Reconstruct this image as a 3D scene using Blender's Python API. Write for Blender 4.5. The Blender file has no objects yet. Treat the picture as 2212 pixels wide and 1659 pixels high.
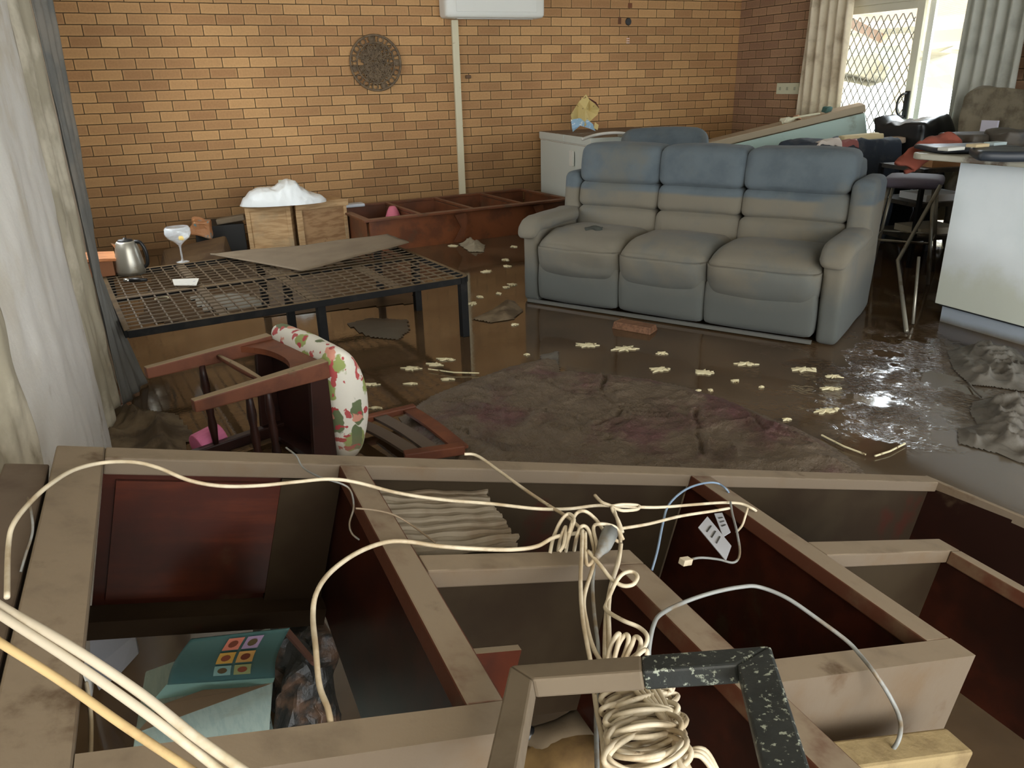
import bpy, bmesh, math, random
import numpy as np
from mathutils import Vector, Matrix, noise
random.seed(7)
SC = bpy.context.scene
COL = SC.collection
PI = math.pi

# ------------------------------------------------------------------ camera
F_PX, CX, CY = 1661.0, 1106.0, 829.5            # focal length and centre for a 2212 x 1659 frame
EYE = np.array([0.0, 0.0, 1.4])
_dn = np.array([1214 - CX, 5040 - CY, F_PX]); _dn /= np.linalg.norm(_dn)
_x = np.array([5150 - CX, 70 - CY, F_PX]); _x -= _x.dot(_dn) * _dn; _x /= np.linalg.norm(_x)
RW = np.array([_x, np.cross(-_dn, _x), -_dn])    # camera axes -> room axes (X along the brick wall, Y towards it, Z up)
cam = bpy.data.cameras.new('camera'); camo = bpy.data.objects.new('camera', cam); COL.objects.link(camo)
cam.sensor_width = 36.0; cam.lens = F_PX / 2212 * 36.0; cam.clip_start = 0.02; cam.clip_end = 200
m = Matrix.Identity(4)
for i in range(3):
    m[i][0] = RW[i, 0]; m[i][1] = -RW[i, 1]; m[i][2] = -RW[i, 2]; m[i][3] = EYE[i]
camo.matrix_world = m
SC.camera = camo

# ------------------------------------------------------------------ sky, lights, exposure
w = bpy.data.worlds.new('sky'); SC.world = w; w.use_nodes = True
bg = w.node_tree.nodes['Background']; bg.inputs[0].default_value = (0.86, 0.94, 1.0, 1); bg.inputs[1].default_value = 8.0
def area(name, loc, target, size, power, col):
    l = bpy.data.lights.new(name, 'AREA'); l.shape = 'RECTANGLE'; l.size, l.size_y = size; l.energy = power; l.color = col
    o = bpy.data.objects.new(name, l); COL.objects.link(o); o.location = loc
    o.rotation_euler = (Vector(target) - Vector(loc)).to_track_quat('-Z', 'Y').to_euler(); return o
area('window_daylight', (0.2, -2.3, 1.75), (1.9, 8.0, 0.7), (3.4, 1.5), 175, (1.0, 0.94, 0.85))
area('left_window_daylight', (-.62, 5.5, 1.5), (3.5, 4.6, .7), (1.7, 1.2), 26, (1.0, .97, .92))
area('door_daylight', (6.9, 5.25, 1.2), (2.0, 2.6, 0.2), (0.5, 1.9), 60, (0.80, 0.92, 1.0))
sl = bpy.data.lights.new('sun', 'SUN'); sl.energy = 14.0; sl.angle = .01; sl.color = (1.0, .95, .86)
slo = bpy.data.objects.new('sun', sl); COL.objects.link(slo); slo.rotation_euler = Vector((-.45, -.15, -.88)).to_track_quat('-Z', 'Y').to_euler()
SC.view_settings.view_transform = 'Standard'; SC.view_settings.look = 'None'
SC.view_settings.gamma = 1.0; SC.view_settings.use_curve_mapping = False; SC.view_settings.exposure = -0.16
SC.cycles.max_bounces = 8; SC.cycles.transmission_bounces = 8; SC.cycles.diffuse_bounces = 4; SC.cycles.transparent_max_bounces = 8
SC.cycles.caustics_reflective = False; SC.cycles.caustics_refractive = False; SC.cycles.sample_clamp_indirect = 6.0

# ------------------------------------------------------------------ points in the room
def ray(u, v): return RW @ np.array([u - CX, v - CY, F_PX])
def _p(d, t): return Vector((EYE + d * t).tolist())
def F(u, v, z=0.0): d = ray(u, v); return _p(d, (z - EYE[2]) / d[2])
def PY(u, v, Y): d = ray(u, v); return _p(d, Y / d[1])
def PX(u, v, X): d = ray(u, v); return _p(d, X / d[0])
DWALL, RWALL = 8.0, 6.57

# ------------------------------------------------------------------ materials
def lin(c):
    return tuple(((x / 255) / 12.92 if x / 255 <= 0.04045 else (((x / 255) + 0.055) / 1.055) ** 2.4) for x in c[:3]) + (1,)
MATS = {}
def mat(name, c, rough=.6, metal=0., n=None, bump=None, top=None, zs=None, spec=.5, trans=0., ior=1.45, grain=None, sheen=0., alpha=1., co='Object', stain=None, z2=None):
    if name in MATS: return MATS[name]
    M = bpy.data.materials.new(name); M.use_nodes = True; MATS[name] = M
    t = M.node_tree; N = t.nodes; L = t.links; b = N['Principled BSDF']
    b.inputs['Base Color'].default_value = lin(c); b.inputs['Roughness'].default_value = rough; b.inputs['Metallic'].default_value = metal
    b.inputs['Specular IOR Level'].default_value = spec; b.inputs['IOR'].default_value = ior
    b.inputs['Transmission Weight'].default_value = trans; b.inputs['Sheen Weight'].default_value = sheen; b.inputs['Alpha'].default_value = alpha
    tc = N.new('ShaderNodeTexCoord'); src = tc.outputs[co]
    cur = None
    def rgb(cc):
        r = N.new('ShaderNodeRGB'); r.outputs[0].default_value = lin(cc); return r.outputs[0]
    def nz(scale, detail=5, stretch=None):
        q = N.new('ShaderNodeTexNoise'); q.inputs['Scale'].default_value = scale; q.inputs['Detail'].default_value = detail; q.inputs['Roughness'].default_value = .6
        s = src
        if stretch:
            mp = N.new('ShaderNodeMapping'); mp.inputs['Scale'].default_value = stretch; L.new(src, mp.inputs[0]); s = mp.outputs[0]
        L.new(s, q.inputs['Vector']); return q.outputs['Fac']
    def ramp(f, lo, hi):
        r = N.new('ShaderNodeMapRange'); r.inputs[1].default_value = lo; r.inputs[2].default_value = hi; r.interpolation_type = 'SMOOTHSTEP'
        L.new(f, r.inputs[0]); return r.outputs[0]
    def mix(f, a, bb):
        x = N.new('ShaderNodeMix'); x.data_type = 'RGBA'; L.new(f, x.inputs[0]); L.new(a, x.inputs[6]); L.new(bb, x.inputs[7]); return x.outputs[2]
    cur = rgb(c)
    if grain:   # (scale, colour, stretch)
        cur = mix(ramp(nz(grain[0], 6, grain[2]), .4, .62), cur, rgb(grain[1]))
    if n:       # (scale, colour, lo, hi)
        cur = mix(ramp(nz(n[0]), n[2], n[3]), cur, rgb(n[1]))
    if zs:      # height of a flood line in room space, colour below it, softness
        g = N.new('ShaderNodeNewGeometry'); s = N.new('ShaderNodeSeparateXYZ'); L.new(g.outputs['Position'], s.inputs[0])
        q = N.new('ShaderNodeMath'); q.operation = 'MULTIPLY_ADD'; L.new(nz(3.), q.inputs[0]); q.inputs[1].default_value = zs[3] if len(zs) > 3 else .06; L.new(s.outputs[2], q.inputs[2])
        cur = mix(ramp(q.outputs[0], zs[0] - zs[2], zs[0] + zs[2]), rgb(zs[1]), cur)
    if top:     # settled silt on upward faces (colour, lo, hi)
        g = N.new('ShaderNodeNewGeometry'); s = N.new('ShaderNodeSeparateXYZ'); L.new(g.outputs['True Normal'], s.inputs[0])
        q = N.new('ShaderNodeMath'); q.operation = 'MULTIPLY_ADD'; L.new(nz(9.), q.inputs[0]); q.inputs[1].default_value = .5; L.new(s.outputs[2], q.inputs[2])
        f = ramp(q.outputs[0], top[1], top[2]); cur = mix(f, cur, rgb(top[0]))
        rr = N.new('ShaderNodeMapRange'); L.new(f, rr.inputs[0]); rr.inputs[3].default_value = rough; rr.inputs[4].default_value = .75
        L.new(rr.outputs[0], b.inputs['Roughness'])
    if stain:   # (scale, colour, lo, hi)
        cur = mix(ramp(nz(stain[0], 8), stain[2], stain[3]), cur, rgb(stain[1]))
    if z2:      # still-wet foot of the thing: height in room space, colour below it, softness
        g = N.new('ShaderNodeNewGeometry'); s = N.new('ShaderNodeSeparateXYZ'); L.new(g.outputs['Position'], s.inputs[0])
        q = N.new('ShaderNodeMath'); q.operation = 'MULTIPLY_ADD'; L.new(nz(2.), q.inputs[0]); q.inputs[1].default_value = .3; L.new(s.outputs[2], q.inputs[2])
        cur = mix(ramp(q.outputs[0], z2[0] - z2[2], z2[0] + z2[2]), rgb(z2[1]), cur)
    L.new(cur, b.inputs['Base Color'])
    if bump:
        bp = N.new('ShaderNodeBump'); bp.inputs['Strength'].default_value = bump[1]; bp.inputs['Distance'].default_value = bump[2] if len(bump) > 2 else .01
        L.new(nz(bump[0]), bp.inputs['Height']); L.new(bp.outputs[0], b.inputs['Normal'])
    return M

def brick_mat(name, axis, c1, c2, cm):
    M = bpy.data.materials.new(name); M.use_nodes = True; t = M.node_tree; N = t.nodes; L = t.links; b = N['Principled BSDF']
    g = N.new('ShaderNodeNewGeometry'); s = N.new('ShaderNodeSeparateXYZ'); L.new(g.outputs['Position'], s.inputs[0])
    c = N.new('ShaderNodeCombineXYZ'); L.new(s.outputs[axis], c.inputs[0])
    a = N.new('ShaderNodeMath'); a.operation = 'SUBTRACT'; L.new(s.outputs[2], a.inputs[0]); a.inputs[1].default_value = .0659; L.new(a.outputs[0], c.inputs[1])
    off = N.new('ShaderNodeVectorMath'); off.operation = 'ADD'; L.new(c.outputs[0], off.inputs[0]); off.inputs[1].default_value = (4.8, .0887 * 10, 0)
    # slightly uneven joints
    nn = N.new('ShaderNodeTexNoise'); nn.inputs['Scale'].default_value = 7.; L.new(g.outputs['Position'], nn.inputs['Vector'])
    sc = N.new('ShaderNodeVectorMath'); sc.operation = 'MULTIPLY_ADD'; L.new(nn.outputs['Color'], sc.inputs[0]); sc.inputs[1].default_value = (.006, .006, 0); L.new(off.outputs[0], sc.inputs[2])
    def brick(ms, ca, cb, cmm, smooth):
        k = N.new('ShaderNodeTexBrick'); k.offset = .5; k.offset_frequency = 2; L.new(sc.outputs[0], k.inputs['Vector'])
        k.inputs['Scale'].default_value = 1.; k.inputs['Brick Width'].default_value = .24; k.inputs['Row Height'].default_value = .0887
        k.inputs['Mortar Size'].default_value = ms; k.inputs['Mortar Smooth'].default_value = smooth; k.inputs['Bias'].default_value = 0.
        k.inputs['Color1'].default_value = ca; k.inputs['Color2'].default_value = cb; k.inputs['Mortar'].default_value = cmm; return k
    k = brick(.0046, lin(c1), lin(c2), lin(cm), .35)
    halo = brick(.022, (0, 0, 0, 1), (0, 0, 0, 1), (1, 1, 1, 1), 1.)     # paler burnt arris of each brick
    mx = N.new('ShaderNodeMix'); mx.data_type = 'RGBA'; mx.blend_type = 'ADD'
    hm = N.new('ShaderNodeMath'); hm.operation = 'MULTIPLY'; L.new(halo.outputs['Color'], hm.inputs[0]); hm.inputs[1].default_value = .22
    inv = N.new('ShaderNodeMath'); inv.operation = 'SUBTRACT'; inv.inputs[0].default_value = 1.; L.new(k.outputs['Fac'], inv.inputs[1])
    hm2 = N.new('ShaderNodeMath'); hm2.operation = 'MULTIPLY'; L.new(hm.outputs[0], hm2.inputs[0]); L.new(inv.outputs[0], hm2.inputs[1])
    L.new(hm2.outputs[0], mx.inputs[0]); L.new(k.outputs['Color'], mx.inputs[6]); mx.inputs[7].default_value = lin((190, 160, 110))
    n2 = N.new('ShaderNodeTexNoise'); n2.inputs['Scale'].default_value = 60.; n2.inputs['Detail'].default_value = 4; L.new(g.outputs['Position'], n2.inputs['Vector'])
    n3 = N.new('ShaderNodeTexNoise'); n3.inputs['Scale'].default_value = 1.1; n3.inputs['Detail'].default_value = 3; L.new(g.outputs['Position'], n3.inputs['Vector'])
    mr = N.new('ShaderNodeMapRange'); L.new(n2.outputs[0], mr.inputs[0]); mr.inputs[3].default_value = .82; mr.inputs[4].default_value = 1.18
    mr3 = N.new('ShaderNodeMapRange'); L.new(n3.outputs[0], mr3.inputs[0]); mr3.inputs[1].default_value = .3; mr3.inputs[2].default_value = .7; mr3.inputs[3].default_value = .88; mr3.inputs[4].default_value = 1.1
    pm = N.new('ShaderNodeMath'); pm.operation = 'MULTIPLY'; L.new(mr.outputs[0], pm.inputs[0]); L.new(mr3.outputs[0], pm.inputs[1])
    sc2 = N.new('ShaderNodeVectorMath'); sc2.operation = 'SCALE'; L.new(mx.outputs[2], sc2.inputs[0]); L.new(pm.outputs[0], sc2.inputs['Scale'])
    # lower courses blend browner towards the floor
    zr = N.new('ShaderNodeMapRange'); L.new(s.outputs[2], zr.inputs[0]); zr.inputs[1].default_value = .15; zr.inputs[2].default_value = .95; zr.inputs[3].default_value = .45; zr.inputs[4].default_value = 0.
    fm = N.new('ShaderNodeMix'); fm.data_type = 'RGBA'; L.new(zr.outputs[0], fm.inputs[0]); L.new(sc2.outputs[0], fm.inputs[6]); fm.inputs[7].default_value = lin((92, 70, 46))
    L.new(fm.outputs[2], b.inputs['Base Color']); b.inputs['Roughness'].default_value = .8; b.inputs['Specular IOR Level'].default_value = .25
    bp = N.new('ShaderNodeBump'); bp.inputs['Strength'].default_value = .8; bp.inputs['Distance'].default_value = .006; bp.invert = True
    L.new(k.outputs['Fac'], bp.inputs['Height']); L.new(bp.outputs[0], b.inputs['Normal'])
    return M

def floor_mat():
    M = bpy.data.materials.new('flooded_mud'); M.use_nodes = True; t = M.node_tree; N = t.nodes; L = t.links; b = N['Principled BSDF']
    g = N.new('ShaderNodeNewGeometry')
    def nz(s, d=5, dist=0.):
        q = N.new('ShaderNodeTexNoise'); q.inputs['Scale'].default_value = s; q.inputs['Detail'].default_value = d; q.inputs['Distortion'].default_value = dist
        L.new(g.outputs['Position'], q.inputs['Vector']); return q.outputs[0]
    def mr(x, a, bb, c=0., d=1.):
        r = N.new('ShaderNodeMapRange'); r.interpolation_type = 'SMOOTHSTEP'; L.new(x, r.inputs[0]); r.inputs[1].default_value = a; r.inputs[2].default_value = bb; r.inputs[3].default_value = c; r.inputs[4].default_value = d; return r.outputs[0]
    def mul(a, bb):
        q = N.new('ShaderNodeMath'); q.operation = 'MULTIPLY'; L.new(a, q.inputs[0]); L.new(bb, q.inputs[1]); return q.outputs[0]
    sx = N.new('ShaderNodeSeparateXYZ'); L.new(g.outputs['Position'], sx.inputs[0])
    # raised silt near the kitchen side: churned mud instead of standing water
    vd = N.new('ShaderNodeVectorMath'); vd.operation = 'DISTANCE'; L.new(g.outputs['Position'], vd.inputs[0]); vd.inputs[1].default_value = (3.22, 2.35, 0)
    near = mr(vd.outputs['Value'], .35, 1.05, 1., 0.)
    churn = mul(near, mr(nz(5., 3), .38, .6))
    mx = N.new('ShaderNodeMix'); mx.data_type = 'RGBA'; L.new(mr(nz(2.2), .4, .65), mx.inputs[0]); mx.inputs[6].default_value = lin((72, 55, 37)); mx.inputs[7].default_value = lin((88, 69, 48)); gv = N.new('ShaderNodeVectorMath'); gv.operation = 'DISTANCE'; L.new(g.outputs['Position'], gv.inputs[0]); gv.inputs[1].default_value = (3.2, 1.2, 0)
    gm = N.new('ShaderNodeMix'); gm.data_type = 'RGBA'; L.new(mr(gv.outputs['Value'], .3, 1.5, .85, 0.), gm.inputs[0]); L.new(mx.outputs[2], gm.inputs[6]); gm.inputs[7].default_value = lin((96, 88, 76)); L.new(gm.outputs[2], b.inputs['Base Color'])     # grey painted into the mud for the bench panel's reflection
    ro = N.new('ShaderNodeMapRange'); L.new(nz(1.7, 4, 1.), ro.inputs[0]); ro.inputs[1].default_value = .45; ro.inputs[2].default_value = .7; ro.inputs[3].default_value = .035; ro.inputs[4].default_value = .13
    L.new(ro.outputs[0], b.inputs['Roughness']); b.inputs['IOR'].default_value = 1.4; b.inputs['Specular IOR Level'].default_value = .85
    bp = N.new('ShaderNodeBump'); bp.inputs['Distance'].default_value = .02
    L.new(nz(26., 6, 1.5), bp.inputs['Height']); L.new(mr(churn, 0, 1, .012, .95), bp.inputs['Strength']); L.new(bp.outputs[0], b.inputs['Normal'])
    return M

SILT = (150, 132, 108)
brick_back = brick_mat('orange_brick', 0, (192, 150, 102), (162, 121, 82), (84, 66, 44))
brick_side = brick_mat('orange_brick_side', 1, (168, 134, 106), (144, 112, 90), (84, 68, 52))
m_floor = floor_mat()
m_plaster = mat('cream_plaster', (205, 198, 182), .9)
m_red = mat('varnished_jarrah', (76, 33, 18), .35, spec=.25, n=(3., (36, 18, 12), .4, .65), grain=(3., (74, 33, 19), (1.5, 14, 14)), top=((150, 134, 112), 1.05, 1.2), stain=(5., (84, 68, 50), .56, .66))
m_rail = mat('silted_rail', (100, 88, 74), .75, n=(6., (96, 80, 62), .5, .75), top=((128, 114, 96), 1.05, 1.22), stain=(4.5, (84, 68, 52), .60, .70), spec=.2, bump=(60., .25, .002))
m_stile = mat('silted_stile_red_edges', (80, 46, 32), .6, n=(6., (96, 76, 58), .5, .7), top=((128, 114, 96), 1.05, 1.22), stain=(4.5, (84, 68, 52), .62, .72), spec=.2, bump=(60., .25, .002))
m_board = mat('mud_coated_board', (48, 39, 27), .7, spec=.12, n=(2.2, (40, 30, 20), .45, .6), stain=(3., (50, 24, 16), .58, .66))
m_inner = mat('dark_red_panel', (46, 21, 14), .32, spec=.2, n=(1.6, (30, 16, 12), .42, .6), grain=(2.2, (58, 26, 17), (1., 9, 9)), stain=(4., (56, 44, 32), .6, .68))
m_brownrail = mat('red_brown_cabinet', (108, 64, 40), .4, n=(4., (86, 52, 34), .4, .65), top=((122, 90, 68), 1.0, 1.25), stain=(6., (88, 66, 48), .56, .68))
m_fabric = mat('blue_grey_upholstery', (88, 97, 102), .95, zs=(.705, (110, 104, 91), .012, .03), n=(5., (76, 85, 91), .4, .7), sheen=.05, bump=(220., .3, .002), stain=(1.9, (96, 97, 92), .48, .66), z2=(.42, (82, 84, 80), .12))
m_steel_dk = mat('dark_painted_steel', (24, 24, 24), .7, spec=.15, top=((104, 86, 62), 1.05, 1.3), n=(8., (38, 36, 34), .5, .7))
m_wire = mat('muddy_wire', (92, 77, 56), .6, n=(6., (86, 70, 50), .4, .7))
m_silt = mat('silt_skin', (108, 94, 75), .85, n=(5., (98, 84, 66), .4, .7), bump=(70., .3, .002))
m_chrome = mat('chrome', (190, 190, 185), .22, metal=.9)
m_white = mat('white_plastic', (222, 222, 214), .45)
m_cream = mat('cream_conduit', (206, 198, 168), .6, stain=(9., (160, 140, 108), .62, .72))
m_black = mat('black_plastic', (24, 24, 25), .35, top=((70, 62, 50), 1.2, 1.4))
m_cable = mat('muddied_cream_cable', (200, 188, 164), .5, n=(14., (168, 150, 122), .42, .65), stain=(30., (92, 74, 52), .66, .72))
m_cableg = mat('grey_cable', (128, 130, 128), .5, n=(20., (110, 96, 76), .45, .65))
m_pine = mat('water_stained_pine', (186, 154, 112), .65, grain=(5., (160, 126, 86), (1, 1, 9)), n=(4., (150, 130, 100), .45, .75), stain=(3., (140, 112, 80), .6, .75))
m_counter = mat('counter_laminate', (176, 174, 158), .35, stain=(4., (96, 80, 62), .5, .62))
m_palegreen = mat('pale_green_enamel', (166, 190, 182), .4, top=((140, 124, 100), 1.0, 1.15), stain=(4., (120, 124, 108), .6, .8))
m_fridge = mat('grey_white_enamel', (204, 210, 202), .4, top=((122, 102, 82), 1.0, 1.2), zs=(.30, (170, 172, 160), .1))
m_pink = mat('pink_paper', (226, 128, 168), .9, bump=(90., .3, .002), n=(12., (206, 110, 150), .5, .8))
m_concrete = mat('sunlit_concrete', (214, 208, 196), .9)
m_timber = mat('patio_timber', (232, 208, 176), .8)

# ------------------------------------------------------------------ mesh helpers
class B:
    def __init__(s, T=None): s.bm = bmesh.new(); s.T = T or Matrix.Identity(4)
    def _v(s, p): return s.bm.verts.new(s.T @ Vector(p))
    def poly(s, vs, faces):
        v = [s._v(p) for p in vs]
        for f in faces:
            try: s.bm.faces.new([v[i] for i in f])
            except ValueError: pass
        return s
    def box(s, x0, y0, z0, x1, y1, z1):
        return s.poly([(x0, y0, z0), (x1, y0, z0), (x1, y1, z0), (x0, y1, z0), (x0, y0, z1), (x1, y0, z1), (x1, y1, z1), (x0, y1, z1)],
                      [(3, 2, 1, 0), (4, 5, 6, 7), (0, 1, 5, 4), (1, 2, 6, 5), (2, 3, 7, 6), (3, 0, 4, 7)])
    def hexa(s, bottom, top):
        return s.poly(list(bottom) + list(top), [(3, 2, 1, 0), (4, 5, 6, 7), (0, 1, 5, 4), (1, 2, 6, 5), (2, 3, 7, 6), (3, 0, 4, 7)])
    def bar(s, p, q, wd, ht, up=(0, 0, 1)):
        p, q = Vector(p), Vector(q); d = (q - p).normalized(); u = Vector(up); sx = d.cross(u).normalized(); u = sx.cross(d).normalized()
        c = [(-wd / 2, -ht / 2), (wd / 2, -ht / 2), (wd / 2, ht / 2), (-wd / 2, ht / 2)]
        return s.hexa([p + sx * a + u * b for a, b in c], [q + sx * a + u * b for a, b in c])
    def tube(s, pts, r, n=8, closed=False, caps=True):
        pts = [Vector(p) for p in pts]; m_ = len(pts); rings = []; prev = None
        for i, p in enumerate(pts):
            a = pts[(i - 1) % m_] if (closed or i > 0) else p; c = pts[(i + 1) % m_] if (closed or i < m_ - 1) else p
            d = (c - a).normalized() if (c - a).length > 1e-9 else Vector((0, 0, 1))
            if prev is None: prev = d.orthogonal()
            u = (prev - d * prev.dot(d)); u = u.normalized() if u.length > 1e-6 else d.orthogonal().normalized(); prev = u; w_ = d.cross(u)
            rr = r[i] if isinstance(r, (list, tuple)) else r
            rings.append([s._v(p + (u * math.cos(2 * PI * k / n) + w_ * math.sin(2 * PI * k / n)) * rr) for k in range(n)])
        for i in range(m_ if closed else m_ - 1):
            A, C_ = rings[i], rings[(i + 1) % m_]
            for k in range(n):
                try: s.bm.faces.new([A[k], A[(k + 1) % n], C_[(k + 1) % n], C_[k]])
                except ValueError: pass
        if caps and not closed:
            s.bm.faces.new(rings[0][::-1]); s.bm.faces.new(rings[-1])
        return s
    def lathe(s, prof, c=(0, 0, 0), n=24, cap=True):
        R_ = []
        for r, z in prof: R_.append([s._v((c[0] + r * math.cos(2 * PI * k / n), c[1] + r * math.sin(2 * PI * k / n), c[2] + z)) for k in range(n)])
        for i in range(len(prof) - 1):
            for k in range(n): s.bm.faces.new([R_[i][k], R_[i][(k + 1) % n], R_[i + 1][(k + 1) % n], R_[i + 1][k]])
        if cap: s.bm.faces.new(R_[0][::-1]); s.bm.faces.new(R_[-1])
        return s
    def puff(s, x0, y0, z0, x1, y1, z1, r=.04, bulge=0., n=14, fn=None):
        # rounded, slightly inflated block
        c = Vector(((x0 + x1) / 2, (y0 + y1) / 2, (z0 + z1) / 2)); h = Vector(((x1 - x0) / 2, (y1 - y0) / 2, (z1 - z0) / 2)); r = min(r, *h)
        cache = {}
        def vert(a):
            k = tuple(round(t, 5) for t in a)
            if k in cache: return cache[k]
            p = Vector((a[0] * h.x, a[1] * h.y, a[2] * h.z)); inn = Vector([max(-(h[i] - r), min(h[i] - r, p[i])) for i in range(3)]); d = p - inn
            if d.length > 1e-9: p = inn + d.normalized() * r
            if bulge:
                q = Vector((p.x / h.x, p.y / h.y, p.z / h.z)); ax = max(range(3), key=lambda i: abs(a[i])); o_ = [i for i in range(3) if i != ax]
                p[ax] += math.copysign(bulge * max(0, 1 - q[o_[0]] ** 2) * max(0, 1 - q[o_[1]] ** 2), a[ax])
            p = p + c
            if fn: p = fn(p)
            cache[k] = s._v(p); return cache[k]
        g = [math.sin((-1 + 2 * i / n) * PI / 2) for i in range(n + 1)]
        for ax in range(3):
            for sg in (-1, 1):
                for i in range(n):
                    for j in range(n):
                        q = []
                        for (a, b_) in ((g[i], g[j]), (g[i + 1], g[j]), (g[i + 1], g[j + 1]), (g[i], g[j + 1])):
                            t3 = [0, 0, 0]; t3[ax] = sg; t3[(ax + 1) % 3] = a; t3[(ax + 2) % 3] = b_; q.append(vert(tuple(t3)))
                        if sg < 0: q = q[::-1]
                        try: s.bm.faces.new(q)
                        except ValueError: pass
        return s
    def sheet(s, fn, nu, nv):
        g = [[s._v(fn(i / nu, j / nv)) for j in range(nv + 1)] for i in range(nu + 1)]
        for i in range(nu):
            for j in range(nv): s.bm.faces.new([g[i][j], g[i + 1][j], g[i + 1][j + 1], g[i][j + 1]])
        return s
    def cloth(s, outline, res, hf, thick=0.):
        # lumpy cloth or silt patch over a floor outline
        xs = [p[0] for p in outline]; ys = [p[1] for p in outline]; x0, x1, y0, y1 = min(xs), max(xs), min(ys), max(ys)
        def inside(x, y):
            k = False; j = len(outline) - 1
            for i in range(len(outline)):
                xi, yi = outline[i][0], outline[i][1]; xj, yj = outline[j][0], outline[j][1]
                if (yi > y) != (yj > y) and x < (xj - xi) * (y - yi) / (yj - yi) + xi: k = not k
                j = i
            return k
        def edge(x, y):
            best = 9
            for i in range(len(outline)):
                ax, ay = outline[i][0], outline[i][1]; bx, by = outline[(i + 1) % len(outline)][0], outline[(i + 1) % len(outline)][1]
                dx, dy = bx - ax, by - ay; t = max(0, min(1, ((x - ax) * dx + (y - ay) * dy) / (dx * dx + dy * dy + 1e-12)))
                best = min(best, math.hypot(x - ax - t * dx, y - ay - t * dy))
            return best
        nx = int((x1 - x0) / res) + 2; ny = int((y1 - y0) / res) + 2; V = {}
        def vv(i, j):
            if (i, j) not in V:
                x, y = x0 + i * res, y0 + j * res; V[(i, j)] = s._v((x, y, hf(x, y, edge(x, y) if inside(x, y) else 0.)))
            return V[(i, j)]
        for i in range(nx):
            for j in range(ny):
                if inside(x0 + (i + .5) * res, y0 + (j + .5) * res):
                    s.bm.faces.new([vv(i, j), vv(i + 1, j), vv(i + 1, j + 1), vv(i, j + 1)])
        return s
    def out(s, name, m_, parent=None, smooth=False, bevel=0., solid=0., sub=0, **kw):
        me = bpy.data.meshes.new(name)
        if parent is not None:
            P = wm(parent).inverted(); bmesh.ops.transform(s.bm, matrix=P, verts=s.bm.verts)
        elif 'label' in kw and s.bm.verts:
            c = sum((v.co for v in s.bm.verts), Vector()) / len(s.bm.verts); c.z = min(v.co.z for v in s.bm.verts)
            bmesh.ops.translate(s.bm, vec=-c, verts=s.bm.verts)
        bmesh.ops.recalc_face_normals(s.bm, faces=s.bm.faces)
        s.bm.to_mesh(me); s.bm.free()
        if smooth:
            for p in me.polygons: p.use_smooth = True
        o = bpy.data.objects.new(name, me); COL.objects.link(o)
        for q in (m_ if isinstance(m_, list) else [m_]): me.materials.append(q)
        if parent is not None: o.parent = parent
        elif 'label' in kw: o.location = c
        if solid: d = o.modifiers.new('thickness', 'SOLIDIFY'); d.thickness = solid; d.offset = 0
        if bevel: d = o.modifiers.new('edges', 'BEVEL'); d.width = bevel; d.segments = 2; d.limit_method = 'ANGLE'; d.angle_limit = .6
        if sub: d = o.modifiers.new('smooth', 'SUBSURF'); d.levels = d.render_levels = sub
        tag(o, **kw); return o
def wm(o):
    M_ = o.matrix_basis.copy()
    return (wm(o.parent) @ M_) if o.parent else M_
def tag(o, label=None, cat=None, group=None, kind=None):
    if label: o['label'] = label
    if cat: o['category'] = cat
    if group: o['group'] = group
    if kind: o['kind'] = kind
    return o
def thing(name, label, cat, loc, rz=0., group=None, T=None):
    o = bpy.data.objects.new(name, None); COL.objects.link(o)
    if T is not None: o.matrix_basis = T
    else: o.location = loc; o.rotation_euler = (0, 0, rz)
    o.empty_display_size = .1
    return tag(o, label, cat, group)
def frame(o, ex, ey, ez=None):
    ex = Vector(ex).normalized(); ey = Vector(ey); ey = (ey - ex * ey.dot(ex)).normalized(); ez = ex.cross(ey)
    T = Matrix.Identity(4)
    for i in range(3): T[i][0], T[i][1], T[i][2], T[i][3] = ex[i], ey[i], ez[i], Vector(o)[i]
    return T
def spline(pts, k=8, closed=False):
    P = [Vector(p) for p in pts]; n = len(P); o = []
    for i in range(n if closed else n - 1):
        a = P[(i - 1) % n] if (closed or i > 0) else P[0]; b, c = P[i], P[(i + 1) % n]; d = P[(i + 2) % n] if (closed or i < n - 2) else P[-1]
        for j in range(k):
            t = j / k; o.append(.5 * ((2 * b) + (c - a) * t + (2 * a - 5 * b + 4 * c - d) * t * t + (3 * b - a - 3 * c + d) * t ** 3))
    if not closed: o.append(P[-1])
    return o
def nz(x, y, z=0.): return noise.noise(Vector((x, y, z)))
def ridge(x, y, z=0.): return 1 - abs(noise.noise(Vector((x, y, z)))) * 2

# ------------------------------------------------------------------ THE ROOM
CEIL = 2.55
B().box(-1.1, -3.7, -.12, 6.77, 8.2, 0).out('floor', m_floor, kind='structure')
B().box(-1.1, DWALL, 0, RWALL + .2, DWALL + .2, CEIL).out('wall_back', brick_back, kind='structure')
b = B(); b.box(RWALL, 6.55, 0, RWALL + .2, DWALL, CEIL); b.box(RWALL, -3.6, 0, RWALL + .2, 4.85, CEIL); b.box(RWALL, 4.85, 2.06, RWALL + .2, 6.55, CEIL)
b.out('wall_right', brick_side, kind='structure')
b = B(); b.box(-.85, -3.6, 0, -.65, 4.6, CEIL); b.box(-.85, 6.4, 0, -.65, DWALL, CEIL); b.box(-.85, 4.6, 0, -.65, 6.4, .88); b.box(-.85, 4.6, 2.12, -.65, 6.4, CEIL); b.out('wall_left', m_plaster, kind='structure')
w1 = thing('window_1', None, None, (-.75, 5.5, .88)); w1['kind'] = 'structure'
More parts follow.
